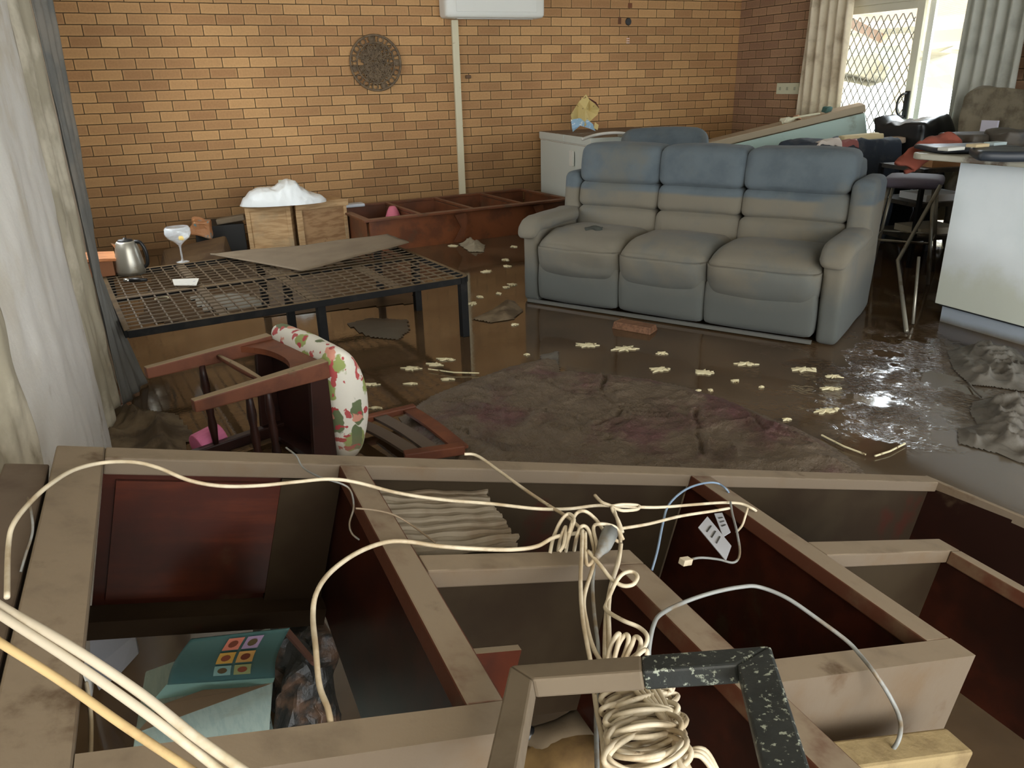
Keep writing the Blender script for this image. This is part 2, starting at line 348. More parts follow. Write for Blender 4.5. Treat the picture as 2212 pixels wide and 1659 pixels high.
b = B(); b.box(-.78, 4.6, .88, -.72, 4.64, 2.12); b.box(-.78, 6.36, .88, -.72, 6.4, 2.12); b.box(-.78, 4.64, .88, -.72, 6.36, .92); b.box(-.78, 4.64, 2.08, -.72, 6.36, 2.12); b.box(-.78, 5.48, .92, -.72, 5.52, 2.08); b.out('window_frame', mat('window_white', (220, 220, 212), .5), w1)
B().box(-1.1, -3.6, CEIL, RWALL + .2, DWALL + .2, CEIL + .1).out('ceiling', m_plaster, kind='structure')

# sliding door in the right wall: fixed outer frame, security screen leaf, open half
m_alu = mat('cream_aluminium', (206, 202, 184), .4)
m_aludk = mat('shadow_grey_aluminium', (150, 150, 140), .5)
d1 = thing('door_1', None, None, (RWALL + .08, 5.7, 0)); d1['kind'] = 'structure'
b = B(); x0, x1 = RWALL + .02, RWALL + .16
b.box(x0, 6.49, 0, x1, 6.55, 2.06); b.box(x0, 4.85, 0, x1, 4.91, 2.06); b.box(x0, 4.91, 2.0, x1, 6.49, 2.06); b.box(x0, 4.91, 0, x1, 6.49, .04)
b.out('door_frame', m_alu, d1, bevel=.004)
b = B(); xa, xb = RWALL + .05, RWALL + .085
b.box(xa, 6.43, .04, xb, 6.49, 2.0); b.box(xa, 5.52, .04, xb, 5.60, 2.0); b.box(xa, 5.60, 1.93, xb, 6.43, 2.0); b.box(xa, 5.60, .04, xb, 6.43, .14)
leaf = b.out('screen_leaf', m_alu, d1, bevel=.004)
b = B(); xm = RWALL + .067
p = .085
for k in range(-30, 20):      # crimped diamond grille
    for sg in (1, -1):
        y = 5.60 + k * p; pts = []
        y0_ = y if sg > 0 else y
        for t in range(0, 46):
            zz = .14 + t * .04; yy = y0_ + sg * (zz - .14) * .62 if sg > 0 else 6.43 - (k * p) - (zz - .14) * .62
            if 5.60 <= yy <= 6.43 and zz <= 1.93: pts.append((xm, yy, zz))
            elif pts: break
        if len(pts) > 1: b.tube(pts, .0052, 4)
b.out('diamond_grille', mat('grille_grey', (120, 122, 112), .5), leaf)
h = B(); h.tube(spline([(RWALL + .04, 5.56, .99), (RWALL - .01, 5.57, 1.0), (RWALL - .02, 5.60, 1.05), (RWALL - .02, 5.60, 1.14), (RWALL - .01, 5.57, 1.19), (RWALL + .04, 5.56, 1.2)], 5), .012); h.box(RWALL + .035, 5.535, .97, RWALL + .05, 5.585, 1.22)
h.out('door_handle', m_black, leaf)
B().box(RWALL + .09, 5.44, .04, RWALL + .12, 5.50, 2.0).out('glass_leaf_stile', m_white, d1)

# patio outside
B().box(RWALL + .2, -1, -.15, 20, 14, -.05).out('terrain', m_concrete, kind='structure')
pt = thing('patio_awning', 'timber patio awning with corrugated roof edge outside the open sliding door', 'awning', (9.6, 7, -.05))
B().box(9.3, 4.0, 1.72, 9.42, 12.0, 1.86).out('beam', m_timber, pt)
B().bar((9.36, 8.4, 1.80), (7.6, 8.4, 2.35), .06, .12).out('rafter', mat('rafter_brown', (150, 138, 128), .8), pt)
b = B(); b.sheet(lambda u, v: (9.9 - 2.4 * v, 4.6 + 6 * u, 1.98 + .35 * v + .018 * math.sin(u * 6 / .076 * 2 * PI)), 640, 1)
b.out('corrugated_roof', mat('rusty_roof_sheet', (206, 188, 176), .7), pt, solid=.003)
for yy in (4.1, 8.0, 11.9): B().box(9.3, yy - .05, -.05, 9.4, yy + .05, 1.72).out('post', m_timber, pt)
b = B(); b.sheet(lambda u, v: (11.5 + .6 * nz(u * 9, v * 4), 6 + 8 * u, 1.15 + 1.3 * v + .25 * nz(u * 7, 3, v * 3)), 30, 10)
b.out('shade_cloth', mat('sun_bleached_shade', (150, 146, 128), .9), solid=.01, label='pale sagging shade screen seen through the diamond grille door', cat='screen')
b = B(); b.box(10.2, 4.0, -.05, 10.25, 6.6, .9); b.out('garden_fence', mat('sun_white_fence', (235, 235, 230), .9), label='low white fence outside the sliding door', cat='fence')

# ---------------- curtains
def curtain(name, label, x0y0, x1y1, z0, z1, nf, amp, m_, flare=0., seed=0., jag=0., wr=0., off=None, bulge=None):
    p0, p1 = Vector((*x0y0, 0)), Vector((*x1y1, 0)); d = (p1 - p0); nrm = Vector((-d.y, d.x, 0)).normalized()
    def fn(u, v):
        z = z0 + (z1 - z0) * v + jag * nz(u * 9, seed) * (1 - v)
        k = 1 + flare * (1 - v)
        c = p0 + d * (.5 + (u - .5) * k)
        a = amp * (math.sin(u * nf * 2 * PI + nz(v * 2, seed) * 1.2) + .4 * nz(u * nf * 1.7, v * 1.5, seed)) + wr * nz(u * 14, v * 16, seed) * (1.2 - v)
        q = c + nrm * a + Vector((0, 0, z))
        if bulge: q = bulge(q, u, v)
        return q
    b = B(); b.sheet(fn, nf * 22, 90)
    return b.out(name, m_, smooth=True, solid=.004, label=label, cat='curtain')
m_curtR = mat('beige_curtain', (214, 202, 178), .95, n=(4., (168, 152, 128), .45, .7), bump=(40., .2, .003), zs=(.9, (150, 136, 112), .25))
curtain('curtain', 'beige pleated curtain hanging between the wall switches and the screen door', (6.46, 6.80), (6.46, 6.22), .12, 2.45, 5, .03, m_curtR, flare=.07, seed=2)
curtain('curtain', 'pale curtain bunched on the kitchen side of the open doorway', (6.46, 4.97), (6.46, 4.42), .12, 2.45, 5, .03, mat('haze_greyed_curtain', (178, 178, 168), .95, n=(4., (156, 156, 146), .45, .7), zs=(.9, (140, 136, 118), .25)), flare=.05, seed=5)  # doorway haze is put into this curtain's greyed colour
m_curtW = mat('mud_stained_white_curtain', (226, 223, 216), .9, n=(2.2, (212, 205, 190), .46, .62), stain=(3.2, (150, 136, 108), .60, .76), zs=(1.0, (220, 218, 214), .5, .5), bump=(16., .35, .008))
m_curtG = mat('grey_wet_curtain', (120, 115, 106), .85, n=(4., (98, 98, 94), .42, .62), zs=(.9, (104, 104, 100), .3), bump=(24., .3, .006), stain=(3., (84, 80, 70), .6, .75))
m_curtB = mat('clay_stained_lining', (166, 158, 138), .9, n=(3., (200, 192, 172), .45, .6), stain=(3., (104, 88, 60), .58, .72), bump=(16., .3, .006))

# ---------------- fittings on the walls
W = DWALL
ac = thing('air_conditioner', 'white split system air conditioner high on the brick wall', 'air conditioner', (3.36, W - .11, 1.985))
b = B(); b.puff(2.82, W - .22, 1.985, 3.90, W - .002, 2.30, r=.045, n=10); b.out('body', m_white, ac, smooth=True)
b = B(); b.box(2.93, W - .228, 2.04, 3.80, W - .222, 2.27); b.out('front_panel', m_white, ac, bevel=.004)
b = B(); b.box(2.95, W - .17, 1.978, 3.78, W - .12, 1.984); b.out('outlet_louvre', mat('louvre_grey', (190, 190, 184), .5), ac)
b = B(); b.box(2.945, W - .035, .02, 3.015, W - .001, 1.98); b.out('pipe_conduit', m_cream, bevel=.004, label='cream conduit running from the air conditioner down to the cabinet', cat='conduit')
# pierced metal wall disc
wd = thing('wall_ornament', 'round dark filigree metal ornament hanging on the brick wall', 'wall ornament', (2.138, W - .03, 1.59))
mo = mat('aged_bronze', (112, 94, 72), .7, n=(20., (84, 70, 54), .4, .7))
cx, cz, R1, yy = 2.138, 1.592, .250, W - .03
def ring(b, cx, cz, r, y, rad, n=40): b.tube([(cx + r * math.cos(2 * PI * k / n), y, cz + r * math.sin(2 * PI * k / n)) for k in range(n)], rad, 6, closed=True)
b = B(); ring(b, cx, cz, R1, yy, .011, 56); b.out('rim', mo, wd, smooth=True)
b = B(); ring(b, cx, cz, .185, yy, .008, 48)
for k in range(15):
    a = 2 * PI * k / 15; ring(b, cx + .217 * math.cos(a), cz + .217 * math.sin(a), .028, yy, .007, 14)
    if k % 4 == 0: b.tube([(cx + .217 * math.cos(a), yy - .006, cz + .217 * math.sin(a)), (cx + .217 * math.cos(a), yy + .006, cz + .217 * math.sin(a))], .03, 12)
b.out('circle_border', mo, wd, smooth=True)
b = B(); random.seed(3)
for k in range(150):
    a = random.uniform(0, 2 * PI); r = .165 * math.sqrt(random.random()); px, pz = cx + r * math.cos(a), cz + r * math.sin(a); s0 = random.uniform(.02, .045); ph = random.uniform(0, 6)
    b.tube([(px + s0 * (1 - t / 13) * math.cos(ph + t * .6), yy + .004 * math.sin(t), pz + s0 * (1 - t / 13) * math.sin(ph + t * .6)) for t in range(12)], .006, 5)
for k in range(9):
    a = k * 2 * PI / 9; b.tube([(cx, yy, cz), (cx + .19 * math.cos(a), yy, cz + .19 * math.sin(a))], .005, 5)
b.out('filigree', mo, wd, smooth=True)
# outlets and switches
def plate(name, label, c, wdt, hgt, axis, n, m_=None):
    t = thing(name, label, 'switch plate' if 'switch' in name else 'power point', c)
    b = B()
    if axis == 'y': b.box(c[0] - wdt / 2, c[1] - .012, c[2] - hgt / 2, c[0] + wdt / 2, c[1] - .001, c[2] + hgt / 2)
    else: b.box(c[0] - .012, c[1] - wdt / 2, c[2] - hgt / 2, c[0] - .001, c[1] + wdt / 2, c[2] + hgt / 2)
    b.out('plate', m_ or mat('aged_switch_white', (214, 216, 190), .5), t, bevel=.002)
    for k in range(n):
        f = (k + .5) / n - .5; b = B()
        if axis == 'y':
            q = c[0] + f * wdt; b.box(q - .012, c[1] - .018, c[2] - .012, q + .012, c[1] - .012, c[2] + .012)
        else:
            q = c[1] + f * wdt; b.box(c[0] - .018, q - .012, c[2] - .016, c[0] - .012, q + .012, c[2] + .016)
        b.out('rocker' if 'switch' in name else 'socket', mat('rocker_grey', (176, 180, 158), .5) if 'switch' in name else m_black, t)
plate('light_switch', 'bank of pale switches on the side wall beside the beige curtain', (RWALL, 7.10, 1.245), .34, .115, 'x', 3)
plate('power_point', 'cream power point on the brick wall above the white plastic bag', (1.132, W, .50), .12, .10, 'y', 2)
plate('power_point', 'white power point on the brick wall left of the grey chest freezer', (4.02, W, .52), .13, .08, 'y', 1, m_white)
plate('light_switch', 'single switch plate beyond the far curtain above the counter junk', (RWALL, 4.27, 1.30), .09, .115, 'x', 1)
# gap in the bricks with wire ends
b = B(); b.lathe([(.0, 0), (.040, 0), (.034, .006), (.0, .006)], n=14, cap=False); bmesh.ops.rotate(b.bm, cent=(0, 0, 0), matrix=Matrix.Rotation(PI / 2, 3, 'X'), verts=b.bm.verts); bmesh.ops.translate(b.bm, vec=(5.03, W - .002, 1.975), verts=b.bm.verts)
b.out('cable_outlet', m_black, smooth=False, label='round black cable hole in the upper brick wall', cat='cable outlet')
b = B(); b.box(4.90, W - .006, 1.95, 4.935, W - .001, 2.02); b.out('wall_plug', mat('rust_brown', (96, 62, 40), .8), label='small brown wall plug left of the round cable hole', cat='wall plug')
b = B(); b.box(5.02, W - .006, 2.11, 5.07, W - .001, 2.16); b.box(5.03, W - .010, 2.12, 5.06, W - .006, 2.15); b.out('wall_plug', mat('rust_brown2', (116, 72, 46), .8), label='square brown wall plug above the round cable hole', cat='wall plug')
b = B()
for k in range(3): b.box(5.01, W - .006, 1.755 + k * .022, 5.05, W - .001, 1.765 + k * .022)
b.out('paint_mark', mat('pale_pink_mark', (220, 190, 180), .8), label='small pale striped mark below the round cable hole', cat='mark')
b = B(); b.puff(2.985 + .09, W - .03, 1.43, 2.985 + .15, W - .001, 1.465, r=.01, n=5); b.out('wasp_nest', mat('mud_nest', (104, 80, 60), .9), label='small dark mud lump on the bricks beside the cream conduit', cat='mud nest')
# pale board and brick return at the far right
b = B(); b.box(6.35, 3.0, 1.36, 6.56, 4.22, 2.40); b.out('wall_cupboard', mat('pale_wall_cupboard', (216, 220, 206), .6), bevel=.004, label='pale wall cupboard door at the right edge above the counter', cat='cupboard')

# ------------------------------------------------------------------ curtains on the left
curtain('curtain', 'yellowed curtain fold nearest the camera with its hem hanging above the cabinet', (-.375, 1.12), (-.345, 1.80), .56, 2.5, 2, .014, m_curtB, wr=.012, seed=11, jag=.05)
def pleat(q, u, v): return q + Vector((.03 * math.sin(u * PI) * (1 - v), 0, 0))
curtain('curtain', 'broad white mud-stained curtain hanging beside the long fallen wall unit', (-.365, 1.78), (-.375, 3.42), .02, 2.5, 2, .006, m_curtW, wr=.010, seed=12, jag=.03, bulge=pleat)
curtain('curtain', 'clay-stained curtain lining between the white curtain and the grey curtain', (-.385, 3.42), (-.350, 3.90), .01, 2.5, 2, .012, m_curtB, wr=.008, seed=13)
def drag(q, u, v):
    Z = [(0, .055), (.15, .02), (.34, -.022), (.6, -.055), (.96, -.036), (1.23, -.02), (1.76, 0.), (3., .0)]; d = 0.
    for (za, da), (zb, db) in zip(Z, Z[1:]):
        if za <= q.z < zb: d = da + (db - da) * (q.z - za) / (zb - za)
    return q + Vector((d * u, -.1 * (1 - u) * (1 - v), 0))
curtain('curtain', 'wet grey curtain trailing to the floor at the foot of the metal bed base', (-.330, 3.92), (-.280, 4.14), .01, 2.5, 3, .009, m_curtG, wr=.007, seed=14, bulge=drag)

# ------------------------------------------------------------------ three seat recliner sofa
P0 = Vector((2.131, 4.624, 0)); ex = Vector((.533, -.846, 0))
ST = frame(P0, ex, (.846, .533, 0))
sofa = thing('recliner_sofa', 'three seat recliner sofa, blue grey above a brown flood line, standing in mud', 'sofa', (0, 0, 0), T=ST)
def sp(p, amp=.006, sc=5): 
    return p + Vector((nz(p.x * sc, p.y * sc, p.z * sc), nz(p.y * sc, p.z * sc, p.x * sc + 9), nz(p.z * sc, p.x * sc, p.y * sc + 4))) * amp
b = B(ST); b.box(.12, .12, .05, 1.89, .80, .40); b.out('base', mat('dark_underside', (34, 32, 30), .9), sofa)
b = B(ST); b.puff(.10, .66, .16, 1.91, .90, .93, r=.05, n=10, fn=lambda p: p + Vector((0, .06 * (p.z - .3), 0))); b.out('back_shell', m_fabric, sofa, smooth=True)
sx = [(.115, .700), (.703, 1.262), (1.265, 1.895)]
for i, (a0, a1) in enumerate(sx):
    am = (a0 + a1) / 2; hw = (a1 - a0) / 2
    def fseat(p, am=am, hw=hw, i=i):
        q = (p.x - am) / hw; f = max(0., 1 - (p.y / .3)) if p.y < .3 else 0
        lo = max(0., (.34 - p.z) / .2)
        p = p + Vector((0, .05 * lo * f * 1.0, -.045 * lo * (1 - q * q) * min(1, f * 1.4)))
        if p.z > .40: p.z -= .035 * max(0, 1 - ((p.y - .02) / .12)) if p.y < .14 else 0; p.z -= .05 * max(0, (p.y - .35)) * 2
        k = .014 if i == 0 else .006
        w_ = k * ridge(p.x * 4 + i, p.y * 7 + p.z * 9, 1.3) if p.y < .45 else 0
        return p + Vector((0, -w_, w_ * .8))
    b = B(ST); b.puff(a0 + .002, -.035, .19, a1 - .002, .64, .475, r=.085, bulge=.018, n=22, fn=fseat)
    sc_ = b.out('seat_cushion', m_fabric, sofa, smooth=True, label='sagging crumpled seat cushion with a torn patch' if i == 0 else None)
    if i == 0:
        b = B(ST); b.puff(.40, .14, .475, .50, .22, .505, r=.012, n=6, fn=lambda p: sp(p, .03, 22)); b.out('torn_patch', mat('dark_tear', (58, 60, 54), .9), sc_, smooth=True, label='dark torn patch')
    b = B(ST); b.puff(a0 + .004, .0, .03, a1 - .004, .16, .30, r=.03, bulge=.012, n=12, fn=lambda p: sp(p)); b.out('footrest_panel', m_fabric, sofa, smooth=True)
    def lean(p, i=i): 
        t = max(0, p.z - .36); return sp(p + Vector((0, .17 * t, 0)), .005)
    b = B(ST)
    b.puff(a0 + .003, .50, .36, a1 - .003, .72, .580, r=.045, bulge=.018, n=14, fn=lean)
    b.puff(a0 + .003, .505, .575, a1 - .003, .72, .745, r=.045, bulge=.014, n=14, fn=lean)
    b.puff(a0 + .001, .488, .738, a1 - .001, .735, .982, r=.05, bulge=.014, n=16, fn=lean)
    b.out('backrest', m_fabric, sofa, smooth=True)
for (a0, a1) in ((-.02, .115), (1.895, 2.03)):
    b = B(ST); b.puff(a0 + .01, .02, .0, a1 - .005, .93, .50, r=.035, n=12, fn=lambda p: sp(p)); arm_ = b.out('arm', m_fabric, sofa, smooth=True)
    b = B(ST); b.puff(a0 - .010, -.03, .475, a1 + .012, .62, .565, r=.045, bulge=.008, n=14, fn=lambda p: sp(p + Vector((0, 0, -.06 * max(0, (.06 - p.y) / .09))), .006, 9)); b.out('arm_pad', m_fabric, arm_, smooth=True)
b = B(ST); b.puff(1.895, .50, .40, 2.03, .90, .83, r=.05, n=10, fn=lambda p: p + Vector((0, .10 * (p.z - .4), 0))); b.out('side_wing', m_fabric, sofa, smooth=True)
b = B(ST); b.puff(-.02, .55, .40, .115, .90, .80, r=.05, n=10, fn=lambda p: p + Vector((0, .10 * (p.z - .4), 0))); b.out('side_wing', m_fabric, sofa, smooth=True)
b = B(ST); b.bar((.05, -.015, .018), (1.90, -.015, .018), .02, .02); b.out('base_rail', mat('dull_steel', (128, 128, 124), .4, metal=.6), sofa)
for a0 in (.3, 1.7):
    for dd in (.15, .75): B(ST).box(a0 - .03, dd - .03, 0, a0 + .03, dd + .03, .06).out('foot', m_black, sofa)
# armchair behind the sofa
AT = frame(F(1440, 296, .945) + Vector((0, 0, -.945)), (.90, -.43, 0), (.43, .90, 0))
ar = thing('recliner_armchair', 'matching blue grey recliner armchair behind the sofa with only its headrest showing', 'armchair', (0, 0, 0), T=AT)
b = B(AT); b.puff(-.34, -.02, .62, .34, .22, 1.0, r=.08, bulge=.02, n=14); b.puff(-.33, -.04, .36, .33, .20, .66, r=.06, bulge=.02, n=10); b.out('backrest', m_fabric, ar, smooth=True)
b = B(AT); b.puff(-.33, -.62, .15, .33, .05, .45, r=.07, bulge=.02, n=10); b.out('seat_cushion', m_fabric, ar, smooth=True)
for s_ in (-1, 1): B(AT).puff(s_ * .42 - .08, -.62, .0, s_ * .42 + .08, .2, .55, r=.05, n=8).out('arm', m_fabric, ar, smooth=True)

# ------------------------------------------------------------------ steel bed base
BT = frame((-.25, 3.86, 0), (1.90, .215, 0), (-.12, 1.4, 0))
bed = thing('bed_base', 'low dark steel bed base with a rusty wire mesh deck, coated in silt', 'bed', (0, 0, 0), T=BT)
BL, BW, BZ = 1.795, 1.40, .345
b = B(BT); r = .06
path = [(0, 0), (BL - r, 0)] + [(BL - r + r * math.sin(t), r - r * math.cos(t)) for t in (PI / 6, PI / 3, PI / 2)] + [(BL, BW - r)] + [(BL - r + r * math.cos(t), BW - r + r * math.sin(t)) for t in (PI / 6, PI / 3, PI / 2)] + [(0, BW)]
for (p, q) in zip(path, path[1:]): b.bar((p[0], p[1], BZ), (q[0], q[1], BZ), .028, .036)
b.bar((0, 0, BZ), (0, BW, BZ), .028, .036); b.out('side_rail', m_steel_dk, bed, bevel=.002)
b = B(BT); b.bar((0, BW * .50, BZ + .004), (BL, BW * .50, BZ + .004), .045, .02); b.out('centre_rail', m_steel_dk, bed)
for t in (.245, .50, .76): B(BT).bar((BL * t, 0, BZ + .005), (BL * t, BW, BZ + .005), .040, .016).out('cross_slat', m_wire, bed)
b = B(BT)
for k in range(1, 27): b.bar((BL * k / 27, .01, BZ + .012), (BL * k / 27, BW - .01, BZ + .012), .0075, .006)
for k in range(1, 19): b.bar((.01, BW * k / 19, BZ + .016), (BL - .01, BW * k / 19, BZ + .016), .0065, .005)
b.out('wire_mesh', m_wire, bed)
for (lx, ly) in ((BL - .03, .03), (BL - .03, BW * .5), (BL - .03, BW - .03), (.93, .05), (.93, BW * .5), (.93, BW - .05), (.03, BW - .03)):
    B(BT).box(lx - .022, ly - .022, 0, lx + .022, ly + .022, BZ - .01).out('leg', m_steel_dk, bed, bevel=.002)
# silt covered sheet lying across the far side of the bed
def sheetf(u, v):
    A_, B_, C_, D_ = F(455, 552, .385), F(838, 514, .385), F(884, 532, .42), F(652, 588, .375)
    p = (A_ * (1 - u) + B_ * u) * (1 - v) + (A_ * (1 - u) * .0 + (A_ + (D_ - A_) * min(1, u / .45)) * (1 if u < .45 else 0) + (0 if u < .45 else 1) * (D_ + (C_ - D_) * ((u - .45) / .55))) * v
    if u < .001: p = A_.copy()
    p.z += .006 + .010 * nz(u * 3, v * 3) + .02 * u * u
    return p
b = B(); b.sheet(sheetf, 44, 14); b.out('silted_sheet', m_silt, smooth=True, solid=.006, label='flat mud-coated sheet lying across the far side of the bed base', cat='sheet')

# kettle
kp = F(285, 590, .365); kp.z = .362
kt = thing('electric_kettle', 'brushed steel electric kettle standing on the bed base beside the grey curtain', 'kettle', kp)
b = B(); b.lathe([(.0, 0), (.078, 0), (.082, .02), (.078, .08), (.066, .15), (.056, .19), (.05, .198), (0, .20)], kp, 28, cap=False); b.out('body', mat('brushed_steel', (168, 164, 152), .38, metal=.75, n=(9., (130, 120, 100), .5, .75)), kt, smooth=True)
b = B(); b.lathe([(0, .198), (.045, .198), (.04, .208), (.010, .212), (.010, .218), (0, .219)], kp, 20, cap=False); b.out('lid', m_black, kt, smooth=True)
b = B(); q = kp; b.tube(spline([q + Vector((.05, -.01, .192)), q + Vector((.08, -.02, .185)), q + Vector((.10, -.025, .13)), q + Vector((.098, -.02, .06)), q + Vector((.078, -.015, .035))], 5), .011, 8); b.out('handle', m_black, kt, smooth=True)
b = B(); b.poly([q + Vector(t) for t in ((-.055, -.02, .185), (-.08, 0, .195), (-.055, .02, .185), (-.055, 0, .14))], [(0, 1, 3), (1, 2, 3), (0, 2, 1)]); b.out('spout', m_chrome, kt)
# coupe glass
gp = F(395, 566, .365); gp.z = .365
gl = thing('champagne_coupe', 'clear coupe glass with a yellow scrap in it standing on the bed mesh', 'glass', gp)
m_glass = mat('clear_glass', (236, 242, 246), .03, spec=1., alpha=.22)
S_ = 1.28
prof = [(0, 0), (.036, 0), (.036, .003), (.010, .007), (.0055, .02), (.005, .085), (.009, .10), (.030, .118), (.060, .140), (.074, .165), (.072, .195), (.064, .205), (.062, .205), (.070, .194), (.071, .166), (.058, .143), (.028, .122), (.004, .112), (0, .112)]
b = B(); b.lathe([(r_ * 1.08, z_ * 1.10) for r_, z_ in prof], gp, 32, cap=False); b.out('bowl_and_stem', m_glass, gl, smooth=True)
b = B(); b.puff(gp.x + .0, gp.y - .02, gp.z + .142, gp.x + .03, gp.y + .02, gp.z + .160, r=.006, n=4, fn=lambda p: sp(p, .01, 30)); b.out('scrap', mat('yellow_scrap', (232, 190, 40), .7), gl, label='small yellow scrap')
# wooden box
wb = F(236, 590, .365); T = frame((wb.x - .02, wb.y - .03, .362), (1, -.05, 0), (.05, 1, 0))
wt = thing('wooden_box', 'small orange pine box on the bed base under the kettle', 'box', (0, 0, 0), T=T)
m_pineo = mat('orange_pine', (206, 140, 88), .55, grain=(6., (170, 104, 60), (1, 9, 9)))
b = B(T); b.box(-.10, -.05, .0, .06, .10, .09); b.out('body', mat('pine_body', (138, 90, 58), .7), wt, bevel=.003)
b = B(T); b.hexa([(-.11, -.07, .10), (.085, -.07, .09), (.06, .12, .10), (-.11, .12, .11)], [(-.11, -.07, .118), (.085, -.07, .108), (.06, .12, .118), (-.11, .12, .128)]); b.out('lid', m_pineo, wt, bevel=.002)
# torch / pen, card
p = F(268, 606, .372); q = F(318, 604, .372)
t = thing('folding_knife', 'black and silver pocket tool lying on the bed mesh before the kettle', 'tool', p)
b = B(); b.tube([p, p + (q - p) * .25], [.012, .010], 8); b.out('cap', m_chrome, t, smooth=True)
b = B(); b.tube([p + (q - p) * .25, p + (q - p) * .6, q], [.012, .013, .008], 8); b.out('grip', m_black, t, smooth=True)
b = B(); a = [F(u, v, .375) for u, v in ((372, 603), (430, 601), (424, 616), (376, 616))]; b.hexa([x - Vector((0, 0, .003)) for x in a][::-1], a[::-1]); b.out('card', mat('pale_card', (196, 194, 186), .6, n=(30., (120, 120, 150), .62, .7)), label='small pale printed card lying on the bed mesh', cat='card')
# lens shaped jar lid below the mesh
b = B(); c = F(350, 645, .03); b.tube([c + Vector((.045 * math.cos(2 * PI * k / 20), .045 * math.sin(2 * PI * k / 20), 0)) for k in range(20)], .006, 6, closed=True); b.out('jar_ring', mat('pale_ring', (168, 160, 130), .6), smooth=True, label='pale ring lying in the water under the bed mesh', cat='ring')
b = B(); a = [F(u, v, .02) for u, v in ((410, 640), (530, 635), (580, 660), (440, 672))]; b.cloth([(x.x, x.y) for x in a], .03, lambda x, y, e: .02 + .02 * min(1, e * 20) + .01 * nz(x * 9, y * 9)); b.out('wet_rag', mat('grey_rag', (104, 100, 90), .8), smooth=True, label='flat grey rag in the water below the bed mesh', cat='rag')

# ------------------------------------------------------------------ things along the brick wall
# long red-brown cabinet on its back
y0c = 6.62
CT = frame((1.60, 6.708, 0), (2.10, .17, 0), (-.17, 2.10, 0))
lc = thing('fallen_sideboard', 'long red brown sideboard lying on its back along the brick wall, four bays open', 'cabinet', (0, 0, 0), T=CT)
LL, LW, LH = 2.12, .95, .30
xs = [0, .52, 1.05, 1.58, LL]
b = B(CT); b.box(.03, .02, 0, LL - .03, .045, LH - .02); b.out('front_panel', mat('rust_brown_panel', (116, 66, 36), .4, n=(5., (92, 52, 30), .42, .62), stain=(4., (80, 58, 42), .6, .75)), lc)
b = B(CT); b.box(.03, LW - .04, 0, LL - .03, LW - .015, LH - .02); b.out('rear_panel', m_brownrail, lc)
for xk in xs: B(CT).box(max(0.01, xk - .012), .045, 0, min(LL - .01, xk + .012), LW - .04, LH - .03).out('divider', m_brownrail, lc)
b = B(CT); b.box(.03, .04, .10, LL - .03, LW - .03, .115); b.out('back_board', mat('bay_floor', (104, 60, 36), .4, n=(3., (76, 44, 28), .4, .65), stain=(4., (96, 70, 44), .58, .72)), lc)
b = B(CT); b.box(-.03, -.03, LH - .02, LL, .05, LH); b.box(-.03, LW - .05, LH - .02, LL, LW + .02, LH); b.box(-.03, .05, LH - .02, .04, LW - .05, LH); b.box(LL - .06, .05, LH - .02, LL, LW - .05, LH)
b.out('face_frame', m_brownrail, lc, bevel=.003)
for xk in xs[1:-1]: B(CT).box(xk - .02, .05, LH - .02, xk + .02, LW - .05, LH).out('face_stile', m_brownrail, lc, bevel=.003)
for xk in (.88, 1.72):
    b = B(CT); b.poly([(xk - .04, -.015, .26), (xk + .07, -.015, .27), (xk + .09, -.012, .20), (xk + .05, -.012, .04), (xk - .06, -.012, .02), (xk + .02, -.012, .14)], [(0, 1, 2, 3, 4, 5)]); b.out('peeling_veneer', m_brownrail, lc, solid=.006)
b = B(); c = PY(848, 452, 7.25); c.z = .18
b.lathe([(0, .14), (.03, .135), (.05, .10), (.08, .02), (.09, 0), (0, 0)], c, 16, cap=False); b.out('pink_cloth', mat('pink_cloth', (190, 104, 122), .9), smooth=True, label='pink cloth heap poking out of the fallen sideboard', cat='cloth')
c = F(764, 447, .30); b = B(); b.puff(c.x - .10, c.y - .06, .302, c.x + .10, c.y + .06, .335, r=.012, n=6); b.out('plastic_tub_lid', mat('frosted_white', (190, 196, 204), .4), smooth=True, label='pale plastic tub lid on the left end of the fallen sideboard', cat='lid')
# pine bedside cabinets
T = frame((.655, 7.30, 0), (.88, -.33, 0), (.33, .88, 0))
c1 = thing('pine_cabinet', 'pine cabinet with a panelled side, standing upright under the white plastic bag', 'cabinet', (0, 0, 0), T=T)
HH = .425; b = B(T); b.box(0.0, .012, 0, .40, .20, HH - .02); b.out('carcass', m_pine, c1)
b = B(T); b.box(0, 0, 0, .04, .02, HH); b.box(.36, 0, 0, .40, .02, HH); b.box(.04, 0, HH - .06, .36, .02, HH); b.box(.04, 0, 0, .36, .02, .05); b.out('side_frame', m_pine, c1, bevel=.002)
b = B(T); b.box(-.012, -.012, HH - .02, .405, .21, HH); b.out('top', m_pine, c1, bevel=.003)
T = frame((1.075, 7.14, 0), (.985, .17, 0), (-.17, .985, 0))
c2 = thing('pine_cabinet', 'pine cabinet with a recessed knotty panel, right of the upright pine cabinet', 'cabinet', (0, 0, 0), T=T)
HH = .37; b = B(T); b.box(.03, .015, 0, .47, .36, HH); b.out('carcass', mat('knotty_panel', (162, 128, 90), .7, grain=(3., (134, 100, 66), (2, 2, 9)), stain=(7., (96, 66, 40), .66, .72)), c2)
b = B(T); b.box(.0, 0, 0, .055, .02, HH); b.box(.45, 0, 0, .48, .02, HH); b.box(.0, -.004, HH - .005, .50, .03, HH + .055); b.out('front_frame', m_pine, c2, bevel=.002)
b = B(T); b.box(.03, .03, HH, .48, .36, HH + .05); b.out('top', m_pine, c2, bevel=.003)
